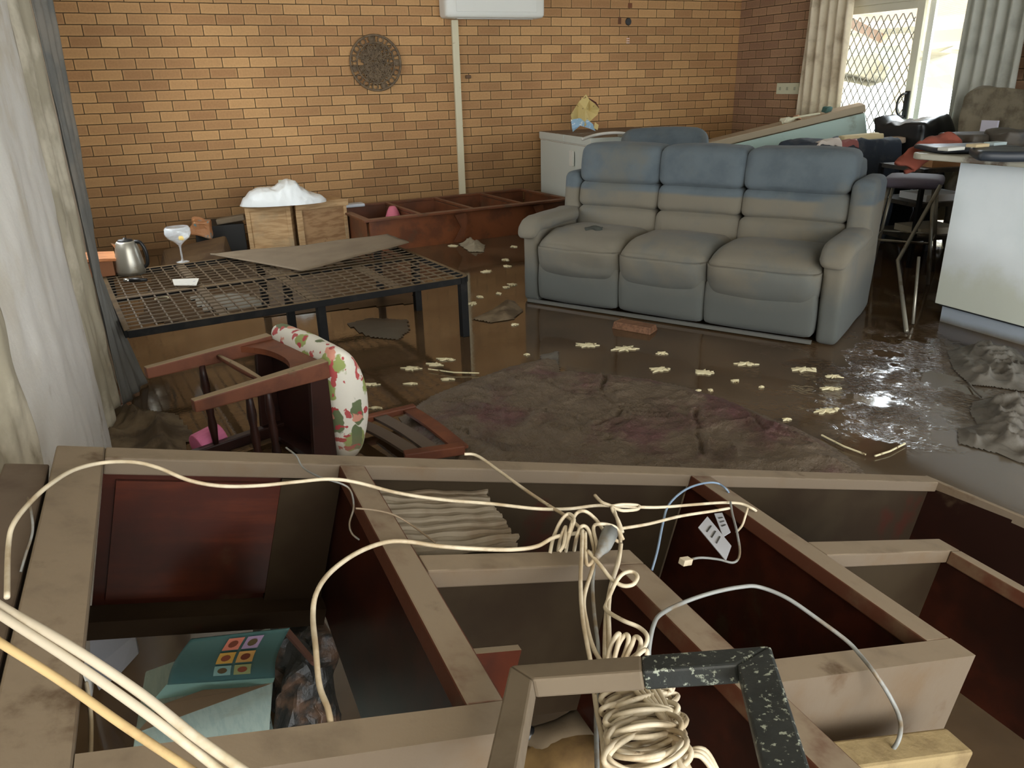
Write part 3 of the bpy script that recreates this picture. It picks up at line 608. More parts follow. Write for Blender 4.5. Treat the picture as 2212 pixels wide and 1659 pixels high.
# white plastic bag
def bagf(u, v):
    a = u * 2 - 1; w_ = max(0., 1 - abs(a) ** 2.4)
    HP = [(-1, .008), (-.88, .07), (-.7, .125), (-.5, .145), (-.22, .140), (-.02, .175), (.12, .20), (.28, .19), (.45, .125), (.65, .08), (.85, .06), (1.01, .02)]
    top = 0.
    for (ua, ha), (ub, hb) in zip(HP, HP[1:]):
        if ua <= a < ub: t_ = (a - ua) / (ub - ua); t_ = t_ * t_ * (3 - 2 * t_); top = ha + (hb - ha) * t_
    th = v * PI; cs = -math.copysign(abs(math.cos(th)) ** .7, math.cos(th)); sn = math.sin(th) ** .7
    x = .99 + a * .37; y = 7.22 - a * .05 + .17 * w_ ** .5 * cs; z = .428 + top * sn
    k = .012 * ridge(a * 5, v * 4, 2) + .006 * nz(a * 18, v * 14)
    return (x, y - k * .6, z + k * sn * w_)
b = B(); b.sheet(bagf, 60, 30); b.sheet(lambda u, v: (.99 + (u * 2 - 1) * .36, 7.22 - .05 * (u * 2 - 1) + (v - .5) * .33 * max(0, 1 - abs(u * 2 - 1) ** 2.2) ** .5, .4265), 20, 4)
b.out('plastic_bag', mat('white_plastic_bag', (226, 230, 230), .35, bump=(24., .35, .008)), smooth=True, label='puffed white plastic bag resting on top of the pine cabinets', cat='bag')
# dark box and clutter left of them
b = B(); T = frame((.22, 7.38, 0), (1, -.04, 0), (.04, 1, 0)); b = B(T); b.box(0, 0, 0, .42, .45, .26); b.out('black_box', mat('black_flight_case', (28, 27, 25), .7), bevel=.006, label='black box against the brick wall left of the pine cabinets', cat='box')
b = B(); b.bar((.42, 7.45, .285), (.66, 7.40, .315), .10, .05); b.out('folded_blanket', m_silt, bevel=.01, label='small folded muddy cloth on the black box beside the pine cabinet', cat='cloth')
a = [F(u, v, .0) for u, v in ((320, 545), (452, 548), (462, 520), (420, 500), (335, 512))]
b = B(); b.hexa([(-.12, 6.75, 0), (.45, 6.70, 0), (.50, 7.25, 0), (-.10, 7.30, 0)], [(-.05, 6.8, .10), (.40, 6.75, .17), (.46, 7.2, .20), (-.06, 7.2, .13)])
b.out('muddy_suitcase', mat('mud_brown_card', (94, 72, 46), .85, n=(4., (76, 56, 36), .4, .65)), bevel=.02, label='mud-brown flattened carton behind the coupe glass', cat='carton')
c = PY(436, 492, 7.25)
T = frame(c, (.93, -.2, -.2), (.2, .95, .1)); b = B(T); b.puff(-.085, -.06, -.07, .085, .06, .07, r=.02, n=8, fn=lambda p: sp(p, .03, 12))
b.out('crumpled_carton', mat('copper_carton', (160, 110, 72), .6, n=(14., (92, 122, 128), .56, .62), stain=(12., (206, 160, 110), .6, .68)), label='crumpled copper and blue snack carton beside the black box', cat='carton')
# grey chest freezer
FT = frame((3.86, 7.85, 0), (-.10, -1.25, 0), (1.25, -.1, 0))
fz = thing('chest_freezer', 'grey white chest freezer with a dusty lid against the brick wall', 'freezer', (0, 0, 0), T=FT)
b = B(FT); b.box(0, 0, .02, 1.30, 1.12, .80); b.out('cabinet', m_fridge, fz, bevel=.01)
b = B(FT); b.box(-.005, -.012, .81, .66, 1.13, .885); b.out('lid', m_fridge, fz, bevel=.008)
b = B(FT); b.box(.67, -.012, .81, 1.31, 1.13, .885); lid2 = b.out('lid', m_fridge, fz, bevel=.008)
b = B(FT); b.box(0, .0, .80, 1.30, 1.12, .81); b.out('gasket', mat('pale_gasket', (206, 204, 192), .6), fz)
b = B(FT); b.box(.85, -.03, .60, .93, -.012, .74); b.out('bracket', m_white, fz)
b = B(); z_ = .896
b.tube(spline([F(1257, 301, z_), F(1290, 291, z_ + .03), F(1330, 287, z_ + .05), F(1366, 291, z_ + .03)], 8), .014, 8); b.out('white_hose', mat('hose_white', (206, 204, 196), .5), smooth=True, label='white hose arching over the dusty freezer lid', cat='hose')
b = B(); c = F(1352, 295, .89); b.lathe([(0, 0), (.07, 0), (.08, .018), (.066, .02), (.06, .006), (0, .006)], (c.x, c.y, .888), 18, cap=False); b.out('dish', mat('dish_grey', (150, 146, 130), .5), smooth=True, label='small dish on the freezer lid beside the armchair', cat='dish')
# crumpled packaging on the freezer
base = F(1262, 284, .89); base.z = .89
ct = thing('crumpled_packaging', 'crumpled yellow and blue cardboard packaging standing on the freezer lid', 'packaging', base)
U = Vector((.93, -.37, 0)); Q = Vector((0, 0, 1)); O = base
def P2(a, h, d=0.): return O + U * a + Q * h + Vector((.3, .9, 0)) * d
m_y = mat('cream_card', (206, 184, 122), .6, n=(26., (120, 96, 60), .62, .68)); m_b = mat('light_blue_card', (150, 186, 214), .55, stain=(34., (236, 238, 240), .58, .62))
b = B(); b.poly([P2(-.13, .11), P2(-.145, .17, -.03), P2(-.06, .29), P2(.02, .36, .03), P2(.05, .31), P2(.10, .27, -.04), P2(.155, .215), P2(.14, .16, .03), P2(.06, .10), P2(.0, .05, -.03), P2(-.06, .12, .05), P2(.0, .22, -.05), P2(.05, .2, .04)],
    [(0, 1, 10), (1, 2, 10), (2, 11, 10), (2, 3, 11), (3, 4, 11), (4, 12, 11), (4, 5, 12), (5, 6, 12), (6, 7, 12), (7, 8, 12), (8, 9, 11), (8, 11, 12), (9, 10, 11)]); b.out('yellow_panel', m_y, ct, solid=.006)
b = B(); b.poly([P2(-.14, .12), P2(-.13, .03, -.02), P2(-.12, -.0), P2(-.05, .06, -.04), P2(.05, .03), P2(.12, .0, .02), P2(.09, .07), P2(.03, .115, -.03), P2(-.05, .13, .02)], [(0, 1, 3, 8), (1, 2, 3), (3, 4, 7, 8), (4, 5, 6, 7)]); b.out('blue_panel', m_b, ct, solid=.006)
b = B(); b.poly([P2(.04, .33, .02), P2(.06, .285, .02), P2(.155, .225, .02), P2(.13, .28, .05)], [(0, 1, 2, 3)]); b.out('brown_panel', mat('maroon_card', (84, 40, 34), .6), ct, solid=.005)
b = B(); b.poly([P2(.11, .09), P2(.15, .06), P2(.14, .01), P2(.10, .03)], [(0, 1, 2, 3)]); b.out('card_flap', m_y, ct, solid=.005)

# tipped refrigerator with pale green side
A_ = PY(1590, 305, 6.2); B_ = PY(1868, 238, 5.45); L_ = (B_ - A_); dirx = L_.normalized()
A0 = A_ - dirx * .30
back = Vector((-dirx.y, dirx.x, 0)).normalized(); 
if back.y < 0: back = -back
rt = thing('tipped_refrigerator', 'pale green refrigerator tipped over and leaning up behind the sofa', 'refrigerator', (A0.x, A0.y, 0))
dn = dirx.cross(back); dn = dn if dn.z < 0 else -dn
def RP(a, k, h): return A0 + dirx * a + back * k + dn * h
LN = L_.length + .30
b = B(); b.hexa([RP(0, 0, .60), RP(LN, 0, .34), RP(LN, .60, .34), RP(0, .60, .60)], [RP(0, 0, .02), RP(LN, 0, .02), RP(LN, .60, .02), RP(0, .60, .02)]); b.out('cabinet', m_palegreen, rt, bevel=.01)
b = B(); b.hexa([RP(-.01, -.01, .015), RP(LN + .01, -.01, .015), RP(LN + .01, .61, .015), RP(-.01, .61, .015)], [RP(-.01, -.01, -.05), RP(LN + .01, -.01, -.05), RP(LN + .01, .61, -.05), RP(-.01, .61, -.05)]); b.out('door', mat('silt_topped_door', (160, 146, 122), .6, top=((164, 144, 118), .6, .9)), rt, bevel=.01)
for a_, k_, s_, c_ in ((.77, .1, .05, (206, 200, 176)), (.87, .12, .03, (196, 150, 120)), (1.13, .10, .035, (60, 90, 84))):
    pp = RP(a_, k_, -.062); b = B(); b.puff(pp.x - s_, pp.y - s_, pp.z - .01, pp.x + s_, pp.y + s_, pp.z + .035, r=.012, n=5, fn=lambda p: sp(p, .02, 14)); b.out('debris_scrap', mat('scrap%d' % int(a_ * 100), c_, .8), label={.77: 'white scrap lying along the top of the tipped refrigerator', .87: 'orange scrap beside the white one on the tipped refrigerator', 1.13: 'dark green lump stuck on the tipped refrigerator below the curtain'}[a_], cat='scrap')
pp0 = RP(.73, .06, -.062); pp1 = RP(1.07, .08, -.062); b = B(); b.tube(spline([pp0, pp0.lerp(pp1, .4) + Vector((0, 0, .015)), pp1], 5), [.014] * 5 + [.01] * 6, 6); b.out('white_strip', mat('strip_white', (214, 212, 186), .7), smooth=True, label='long pale strip lying along the top edge of the tipped refrigerator', cat='strip')

# ------------------------------------------------------------------ overturned dining chair
KT = frame((-.164, 3.017, .42), (.949, .316, 0), (.316, -.949, 0))      # x: leg -> seat, y: towards the cabinet, z: down
ch = thing('dining_chair', 'overturned red-brown dining chair with a floral seat pad, legs pointing at the grey curtain', 'chair', (0, 0, 0), T=KT)
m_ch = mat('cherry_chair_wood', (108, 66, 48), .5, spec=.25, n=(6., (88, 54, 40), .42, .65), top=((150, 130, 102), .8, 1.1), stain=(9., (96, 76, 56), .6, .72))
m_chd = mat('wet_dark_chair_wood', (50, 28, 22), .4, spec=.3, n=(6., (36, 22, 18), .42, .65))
for yy in (0., .45):
    b = B(KT); e_ = [(-.023, -.027), (.023, -.027), (.023, .027), (-.023, .027)]
    b.hexa([(0, yy + a * .75, c * .8) for a, c in e_], [(.50, yy + a * 1.15, c * 1.25) for a, c in e_]); b.out('leg', m_ch, ch, bevel=.005)
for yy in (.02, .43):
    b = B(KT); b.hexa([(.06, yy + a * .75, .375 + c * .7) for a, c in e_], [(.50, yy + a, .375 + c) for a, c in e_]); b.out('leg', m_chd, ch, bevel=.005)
b = B(KT); b.tube([(.27, .02 + .41 * t / 8, .0) for t in range(9)], [.009, .011, .013, .0145, .015, .0145, .013, .011, .009], 10); b.out('front_stretcher', m_ch, ch, smooth=True)
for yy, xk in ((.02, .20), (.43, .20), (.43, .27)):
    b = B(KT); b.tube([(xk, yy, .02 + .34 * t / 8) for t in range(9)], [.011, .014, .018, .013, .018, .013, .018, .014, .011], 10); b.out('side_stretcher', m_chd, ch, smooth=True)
def arch(b, T_):
    n_ = 14; vs = []
    for k in range(n_ + 1):
        t = k / n_; y = .015 + .42 * t; x = .425 - .07 * (abs(2 * t - 1) ** 2.4)
        for zz in (-.018, .006): vs += [(x, y, zz), (.50, y, zz)]
    fs = []
    for k in range(n_):
        q = 4 * k; r_ = q + 4; fs += [(q, q + 1, r_ + 1, r_), (q + 2, r_ + 2, r_ + 3, q + 3), (q, r_, r_ + 2, q + 2), (q + 1, q + 3, r_ + 3, r_ + 1)]
    b.poly(vs, fs)
b = B(KT); arch(b, KT); m_ap = mat('bare_chair_wood', (116, 68, 46), .5, spec=.25, n=(6., (96, 56, 40), .42, .65)); b.out('front_apron', m_ap, ch)
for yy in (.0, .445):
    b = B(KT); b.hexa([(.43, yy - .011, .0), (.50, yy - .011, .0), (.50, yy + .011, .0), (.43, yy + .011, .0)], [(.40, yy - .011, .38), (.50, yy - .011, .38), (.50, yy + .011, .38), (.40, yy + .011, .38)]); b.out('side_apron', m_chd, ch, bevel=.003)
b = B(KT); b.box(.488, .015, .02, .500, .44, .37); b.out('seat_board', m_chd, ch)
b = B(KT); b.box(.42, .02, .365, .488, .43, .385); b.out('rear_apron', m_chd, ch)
# floral pad
M = mat('floral_fabric', (226, 222, 210), .8, bump=(60., .15, .003))
t = M.node_tree; N = t.nodes; L = t.links; bs = N['Principled BSDF']; tc = N.new('ShaderNodeTexCoord'); base_out = bs.inputs['Base Color'].links[0].from_socket
def blob(scale, size, colr, seed, stretch, prev, soft=.03):
    mp = N.new('ShaderNodeMapping'); mp.inputs['Location'].default_value = (seed, seed * 1.7, seed * .6); mp.inputs['Scale'].default_value = stretch; mp.inputs['Rotation'].default_value = (seed, seed * .4, seed * 2); L.new(tc.outputs['Object'], mp.inputs[0])
    v = N.new('ShaderNodeTexVoronoi'); v.inputs['Scale'].default_value = scale; v.inputs['Randomness'].default_value = .9; wn = N.new('ShaderNodeTexNoise'); wn.inputs['Scale'].default_value = 26.; wn.inputs['Detail'].default_value = 2; L.new(tc.outputs['Object'], wn.inputs['Vector'])
    wa = N.new('ShaderNodeVectorMath'); wa.operation = 'MULTIPLY_ADD'; L.new(wn.outputs['Color'], wa.inputs[0]); wa.inputs[1].default_value = (.05, .05, .05); L.new(mp.outputs[0], wa.inputs[2]); L.new(wa.outputs[0], v.inputs['Vector'])
    r_ = N.new('ShaderNodeMapRange'); L.new(v.outputs['Distance'], r_.inputs[0]); r_.inputs[1].default_value = size - soft; r_.inputs[2].default_value = size; r_.inputs[3].default_value = 1.; r_.inputs[4].default_value = 0.
    x = N.new('ShaderNodeMix'); x.data_type = 'RGBA'; L.new(r_.outputs[0], x.inputs[0]); L.new(prev, x.inputs[6]); x.inputs[7].default_value = lin(colr); return x.outputs[2]
o_ = blob(6.5, .33, (150, 162, 96), .3, (1, 1, 1), base_out); o_ = blob(7., .31, (104, 116, 82), 2.4, (1.6, .8, .8), o_); o_ = blob(9., .25, (214, 150, 130), 4.1, (1, 1, 1), o_)
o_ = blob(16., .27, (176, 70, 74), 1.1, (.35, 1, 1.3), o_); o_ = blob(14., .26, (184, 84, 84), 3.3, (1.5, 1, .35), o_)
mud = N.new('ShaderNodeTexNoise'); mud.inputs['Scale'].default_value = 6.; L.new(tc.outputs['Object'], mud.inputs['Vector'])
g = N.new('ShaderNodeNewGeometry'); s = N.new('ShaderNodeSeparateXYZ'); L.new(g.outputs['Position'], s.inputs[0])
q = N.new('ShaderNodeMath'); q.operation = 'MULTIPLY_ADD'; L.new(mud.outputs[0], q.inputs[0]); q.inputs[1].default_value = .18; L.new(s.outputs[2], q.inputs[2])
r_ = N.new('ShaderNodeMapRange'); L.new(q.outputs[0], r_.inputs[0]); r_.inputs[1].default_value = .14; r_.inputs[2].default_value = .24; r_.inputs[3].default_value = .75; r_.inputs[4].default_value = 0
x = N.new('ShaderNodeMix'); x.data_type = 'RGBA'; L.new(r_.outputs[0], x.inputs[0]); L.new(o_, x.inputs[6]); x.inputs[7].default_value = lin((140, 122, 96)); L.new(x.outputs[2], bs.inputs['Base Color'])
def padf(p): 
    dz = (p.z - .17) / .25; dy = (p.y - .225) / .25
    f_ = max(0., (p.x - .502) / .13); p = p.copy(); p.x = .502 + (p.x - .502) * (1.12 - .5 * min(1.1, dz * dz)) + .05 * f_ * max(0, 1 - dz * dz) * max(.5, 1 - dy * dy)
    return p + Vector((nz(p.y * 9, p.z * 9, 3), 0, nz(p.y * 8, p.z * 8))) * .006
b = B(KT); b.puff(.502, -.03, -.07, .63, .485, .40, r=.055, n=18, fn=padf); b.out('seat_pad', M, ch, smooth=True)

# second chair: only its ladder back shows beyond the fallen wall unit
c0 = F(748, 915, .055); c1_ = F(888, 882, .055); c2_ = F(1003, 968, .055); c3_ = F(885, 985, .055)
chb = thing('dining_chair', 'red-brown slatted chair back lying flat in the mud beside the floral chair', 'chair', (c0.x, c0.y, 0))
b = B(); b.bar(c0, c1_ + (c1_ - c0) * .06, .035, .03); b.out('stile', mat('bare_chair_wood', (132, 72, 46)), chb, bevel=.005)
b = B(); b.bar(c3_ - (c3_ - c2_) * -.1, c2_, .045, .04); b.out('stile', mat('bare_chair_wood', (132, 72, 46)), chb, bevel=.005)
for t_ in (.14, .48, .95):
    p_ = c0.lerp(c1_, t_); q_ = c3_.lerp(c2_, t_); mid = p_.lerp(q_, .5) + Vector((.0, 0, .010))
    wd_ = .058 if t_ < .9 else .06
    b = B(); pts = [p_, mid, q_]; sp_ = spline(pts, 6)
    for a_, c_ in zip(sp_, sp_[1:]): b.bar(a_, c_ + (c_ - a_) * .02, wd_, .012)
    b.out('crest_rail' if t_ > .9 else 'slat', mat('bare_chair_wood', (1, 1, 1)) if t_ > .9 else mat('silted_slat', (80, 66, 56), .7, top=((90, 76, 64), .9, 1.2)), chb)

# ------------------------------------------------------------------ muddy cloths on the floor
def cl(name, label, pts, z0, amp, m_, res=.02, fold=4., sharp=1., cat='cloth', wob=.0):
    P_ = [F(u, v, z0) for u, v in pts]
    def hf(x, y, e):
        k = min(1, e * 9); r1 = ridge(x * fold, y * fold, 1.7); r2 = ridge(x * fold * 2.3 + 4, y * fold * 2.1, 5.1)
        return .004 + k * (.010 + amp * (max(0, r1) ** (1.5 * sharp) + .35 * max(0, r2) ** 1.3 + .5 * (nz(x * 1.6, y * 1.6, 7) + .5)))
    b = B(); b.cloth([(p.x, p.y) for p in P_], res, hf); return b.out(name, m_, smooth=True, label=label, cat=cat)
m_blank = mat('mud_soaked_maroon_blanket', (98, 84, 68), .7, n=(2.4, (92, 60, 60), .50, .66), stain=(5., (78, 64, 50), .5, .72), bump=(38., .9, .02))
# bedspread with long creases
P_ = [F(u, v, .03) for u, v in ((862, 890), (930, 845), (1010, 812), (1050, 800), (1100, 782), (1160, 768), (1205, 766), (1210, 792), (1290, 796), (1400, 808), (1480, 825), (1570, 852), (1650, 885), (1720, 912), (1790, 945), (1850, 985), (1880, 1020), (1300, 1060), (960, 1010), (900, 950))]
creases = [[(960, 870), (1060, 885), (1100, 893), (1180, 890), (1240, 905), (1290, 920), (1330, 905), (1345, 885)], [(1000, 832), (1100, 848)], [(1120, 822), (1190, 832), (1240, 855), (1300, 856), (1305, 800)], [(1300, 856), (1345, 880), (1400, 885)], [(940, 920), (1010, 935), (1100, 980)], [(1190, 925), (1215, 935), (1260, 930)], [(1500, 890), (1510, 940), (1520, 985)], [(1370, 900), (1440, 905)], [(1600, 870), (1660, 940), (1850, 975)], [(1700, 930), (1840, 960)], [(880, 905), (960, 930)], [(1250, 935), (1290, 945)]]
CR = [[F(u, v, .03) for u, v in c] for c in creases]
def segd(x, y, a, c):
    dx, dy = c.x - a.x, c.y - a.y; t = max(0, min(1, ((x - a.x) * dx + (y - a.y) * dy) / (dx * dx + dy * dy))); return math.hypot(x - a.x - t * dx, y - a.y - t * dy), t
def blh(x, y, e):
    k = min(1, e * 10); h_ = .022 + .014 * (nz(x * 1.8, y * 1.8, 3) + .4) + .012 * nz(x * 6, y * 6) + .006 * nz(x * 19, y * 30) + .016 * max(0, ridge(x * 3.2, y * 4.5, 2)) ** 5 + .012 * max(0, ridge(x * 7.5, y * 10, 6)) ** 5
    xx, yy = x + .02 * nz(x * 9, y * 9), y + .02 * nz(x * 9, y * 9, 5)
    for c in CR:
        for a, d in zip(c, c[1:]):
            q, _t = segd(xx, yy, a, d)
            if q < .10: h_ = max(h_, .026 + .020 * math.exp(-((q - .024) / .016) ** 2)) - .020 * math.exp(-(q / .009) ** 2)
    return .003 + k * max(.003, h_)
b = B(); b.cloth([(p.x, p.y) for p in P_], .013, blh); b.out('bedspread', m_blank, smooth=True, label='large maroon bedspread caked in mud, spread on the floor behind the fallen wall unit', cat='bedspread')
m_rag = mat('grey_mud_rag', (100, 95, 87), .6, n=(6., (76, 71, 63), .42, .65), bump=(60., .4, .004))
cl('wet_clothing', 'twisted muddy clothing heap on the floor left of the kitchen bench, upper pile', [(2045, 760), (2100, 745), (2190, 752), (2240, 800), (2230, 850), (2150, 838), (2095, 832), (2060, 800)], 0, .040, m_rag, .008, 11, 1.2)
cl('wet_clothing', 'twisted muddy clothing heap nearest the right edge of the floor, lower pile', [(2100, 870), (2150, 860), (2250, 880), (2260, 1010), (2200, 1000), (2150, 980), (2070, 960), (2068, 930), (2110, 920), (2095, 890)], 0, .048, m_rag, .008, 11, 1.2)
m_mudc = mat('brown_mud_cloth', (112, 96, 74), .8, n=(5., (74, 60, 42), .42, .62), bump=(40., .4, .004))
cl('mud_towel', 'mud-brown towel lying under the overturned chair legs', [(195, 900), (290, 884), (380, 895), (400, 920), (420, 940), (400, 965), (400, 1000), (195, 1000)], 0, .06, m_mudc, .015, 5)
cl('wet_rag', 'small dark rag in the water at the left front foot of the sofa', [(1020, 690), (1060, 672), (1095, 648), (1112, 652), (1130, 672), (1110, 690), (1060, 698)], 0, .028, m_mudc, .012, 8)
cl('wet_rag', 'grey rag tail floating at the far corner of the bedspread', [(1168, 768), (1205, 760), (1208, 790), (1170, 795)], 0, .02, m_rag, .012, 8)
cl('silt_patch', 'grey scum patch floating between the bed base and the chair', [(750, 700), (800, 688), (880, 692), (885, 715), (860, 735), (800, 730), (770, 715)], 0, .006, mat('scum_grey', (84, 76, 64), .5), .02, 6, cat='scum')
cl('bed_shade_sheet', 'dark sheet added under the bed base to stand for its deep shade', [(300, 700), (520, 690), (900, 655), (880, 600), (840, 560), (640, 560), (330, 590)], 0, .001, mat('bed_shade_dark', (40, 31, 22), .35, spec=.4), .03, 3, cat='shade sheet')  # flat dark sheet added to paint in the shade below the bed
cl('crumpled_paper', 'crumpled wet paper in front of the fallen sideboard', [(990, 528), (1020, 522), (1048, 530), (1045, 545), (1015, 545)], 0, .05, mat('wet_paper', (138, 128, 108), .7), .012, 14, cat='paper')
T = frame(F(1372, 712, .0), (.55, -.83, 0), (.83, .55, 0)); b = B(T); b.hexa([(-.13, -.05, .0), (.12, -.06, .0), (.12, .06, .0), (-.12, .05, 0)], [(-.12, -.045, .045), (.115, -.05, .04), (.11, .05, .035), (-.11, .045, .045)]); b.out('broken_board', mat('split_board', (118, 84, 60), .7, grain=(6., (92, 62, 42), (1, 9, 9))), bevel=.004, label='short brown broken board in the water under the sofa front', cat='board')
# flakes
m_flake = mat('foam_flake', (214, 204, 168), .7, stain=(40., (120, 100, 70), .58, .66))
random.seed(11)
fl = [(1268, 745, 60, 10), (1352, 752, 75, 12), (1430, 762, 30, 7), (1425, 797, 60, 12), (1520, 803, 50, 12), (1588, 822, 22, 6), (1612, 785, 66, 9), (1735, 797, 66, 10), (1800, 812, 40, 8), (1795, 838, 62, 9), (1782, 886, 66, 14), (1508, 843, 16, 6), (1536, 842, 14, 6), (1645, 835, 14, 4), (1700, 905, 22, 6), (888, 795, 50, 9), (940, 786, 40, 8), (965, 775, 50, 7), (800, 830, 50, 6), (890, 828, 40, 5), (968, 818, 40, 6), (1052, 586, 26, 7), (1106, 614, 24, 6), (1090, 560, 20, 5), (1095, 574, 22, 5), (1094, 620, 18, 5), (1035, 640, 18, 5), (1078, 633, 16, 5), (1020, 655, 26, 9), (812, 880, 34, 5), (845, 650, 40, 8), (1112, 700, 20, 5), (1138, 765, 14, 5), (978, 530, 24, 4), (1110, 532, 20, 4), (560, 735, 18, 4), (655, 845, 12, 6), (1000, 668, 14, 4), (1400, 845, 14, 4), (1690, 1040, 50, 5)]
def zone(f): return 0 if f[0] < 870 else (1 if f[1] < 700 else (2 if f[0] < 1100 else 3))
for i, (u, v, wpx, hpx) in enumerate(fl):
    pts = []; nn_ = 22
    for k in range(nn_):
        a = 2 * PI * k / nn_; rr = .70 + .75 * nz(math.cos(a) * 3.2 + i * 5, math.sin(a) * 3.2, i) + random.uniform(-.2, .25)
        pts.append(F(u + wpx / 2 * rr * math.cos(a), v + hpx / 2 * rr * math.sin(a), .006))
    b = B(); lo = [p + Vector((0, 0, -.005)) for p in pts]; c = sum(pts, Vector()) / nn_ + Vector((0, 0, .006))
    b.poly(pts + lo + [c], [(k, (k + 1) % nn_, 2 * nn_) for k in range(nn_)] + [(k, k + nn_, (k + 1) % nn_ + nn_, (k + 1) % nn_) for k in range(nn_)])
    if u < 870: gl_, lb = 'scattered flakes on the water around the bed base and floral chair', 'pale flake on the brown water around the bed base and floral chair'
    elif v < 700: gl_, lb = 'small flakes between the bed base and the sofa', 'small pale flake on the water in the gap between bed base and sofa'
    elif u < 1100: gl_, lb = 'flakes left of the bedspread', 'pale flake on the brown water just left of the bedspread'
    else: gl_, lb = 'flakes between the bedspread and the sofa', 'small pale crumb on the water between the bedspread and the sofa'
    big = {(1268, 745): 'ragged pale flake under the left half of the sofa front', (1352, 752): 'wide star-shaped pale flake in front of the middle sofa seat', (1425, 797): 'pale flake at the top edge of the bedspread below the star-shaped one', (1520, 803): 'speckled pale flake below the right seat of the sofa', (1612, 785): 'flat arrow-shaped pale flake before the right sofa arm', (1735, 797): 'long oval pale flake near the bright reflection on the floor', (1800, 812): 'short oval pale flake touching the churned mud', (1795, 838): 'thin long pale flake just below the short oval one', (1782, 886): 'largest and lowest of the pale flakes beside the churned mud', (888, 795): 'largest pale flake left of the bedspread tail'}
    if (u, v) in big: lb = big[(u, v)]; gl_ = 'larger pale flakes on the muddy water'
    if (u, v) not in big:
        rk = sorted([f for f in fl if (f[0], f[1]) not in big and zone(f) == zone((u, v))], key=lambda f: f[1] if zone(f) == 1 else f[0]); k_ = [(f[0], f[1]) for f in rk].index((u, v))
        on = ('first', 'second', 'third', 'fourth', 'fifth', 'sixth', 'seventh', 'eighth', 'ninth', 'tenth', 'eleventh', 'twelfth')[k_]
        lb = {0: '%s pale flake from the grey curtain side, on the water around bed and chair', 1: '%s small pale flake from the sideboard, between bed base and sofa', 2: '%s pale flake from the left on the water beside the bedspread tail', 3: '%s small pale crumb from the left, between the bedspread and the sofa'}[zone((u, v))] % on
    b.out('foam_flake', m_flake, label=lb, cat='flake', group=gl_)
# thin straws
for i, (a_, c_, lb) in enumerate((((925, 797), (1035, 806), 'thin straw floating left of the bedspread'), ((1775, 940), (1870, 982), 'long pale straw on the mud right of the bedspread'), ((1890, 985), (1955, 958), 'pale straw on the churned mud before the clothing heaps'), ((2092, 826), (2120, 858), 'dark strap between the two clothing heaps'))):
    b = B(); b.tube([F(*a_, .01), F((a_[0] + c_[0]) / 2, (a_[1] + c_[1]) / 2 + 3, .012), F(*c_, .01)], .004, 6); b.out('straw', m_flake if i < 3 else m_rag, label=lb, cat='straw')
# pink foam roll
p_ = F(425, 968, .04); q_ = F(478, 940, .055)
b = B(); b.tube([p_, p_.lerp(q_, .5), q_], .058, 20); b.out('pink_roll', m_pink, smooth=False, bevel=.006, label='pink roll sticking out of the muddy towel below the overturned chair', cat='roll')

# ------------------------------------------------------------------ kitchen bench on the right
kb = thing('kitchen_bench', 'white fronted kitchen bench with a pale worktop overhang at the right edge', 'kitchen bench', (4.6, 2.6, 0))
m_panel = mat('water_marked_white_panel', (232, 240, 244), .35, n=(2., (222, 232, 236), .4, .7), zs=(.58, (214, 220, 210), .10, .5), stain=(3.2, (212, 214, 196), .64, .75))
Zp = .945
b = B(); b.box(4.075, 1.4, .115, 4.10, 3.01, Zp); b.out('end_panel', m_panel, kb, bevel=.002)
b = B(); b.box(4.10, 1.4, .1, 4.9, 3.0, Zp - .02); b.out('carcass', mat('dark_bench_side', (44, 48, 54), .6), kb)
b = B(); b.box(4.12, 1.4, 0, 4.85, 2.99, .115); b.out('kickboard', mat('blue_grey_kickboard', (172, 184, 198), .4, zs=(.05, (116, 110, 98), .03)), kb)
b = B(); n_ = 8; R_ = .10; x0, y1 = 3.815, 3.16; out = [(4.95, 1.4), (4.95, y1)] + [(x0 + R_ - R_ * math.sin(k / n_ * PI / 2), y1 - R_ + R_ * math.cos(k / n_ * PI / 2)) for k in range(n_ + 1)] + [(3.95, 1.4)]
nn_ = len(out); b.poly([(x, y, Zp) for x, y in out] + [(x, y, Zp + .032) for x, y in out], [tuple(range(nn_))[::-1], tuple(range(nn_, 2 * nn_))] + [(k, (k + 1) % nn_, (k + 1) % nn_ + nn_, k + nn_) for k in range(nn_)])
b.out('worktop', m_counter, kb, bevel=.006)
ZT = Zp + .033
# coral cloth hanging over the worktop corner
def corf(u, v):
    P_ = [(2052, 286), (1998, 300), (1960, 325), (1932, 352)]; Q_ = [(2035, 332), (1995, 335), (1988, 350), (1952, 372)]
    i = min(2, int(u * 3)); t = u * 3 - i
    def at(Lp): a, c = Lp[i], Lp[i + 1]; return (a[0] + (c[0] - a[0]) * t, a[1] + (c[1] - a[1]) * t)
    a, c = at(P_), at(Q_); uu, vv = a[0] + (c[0] - a[0]) * v, a[1] + (c[1] - a[1]) * v
    p = PY(uu, vv, 3.30 + .05 * math.sin(v * PI) + .03 * nz(u * 4, v * 4)); return p - Vector((0, .10 * math.sin(v * PI), 0)) + Vector((0, 0, .012 * nz(u * 8, v * 6)))
b = B(); b.sheet(corf, 24, 14); b.out('coral_bag', mat('coral_cloth', (146, 78, 62), .9, n=(6., (124, 66, 54), .4, .7)), smooth=True, solid=.02, label='coral red cloth bag slumped over the corner of the kitchen worktop', cat='bag')
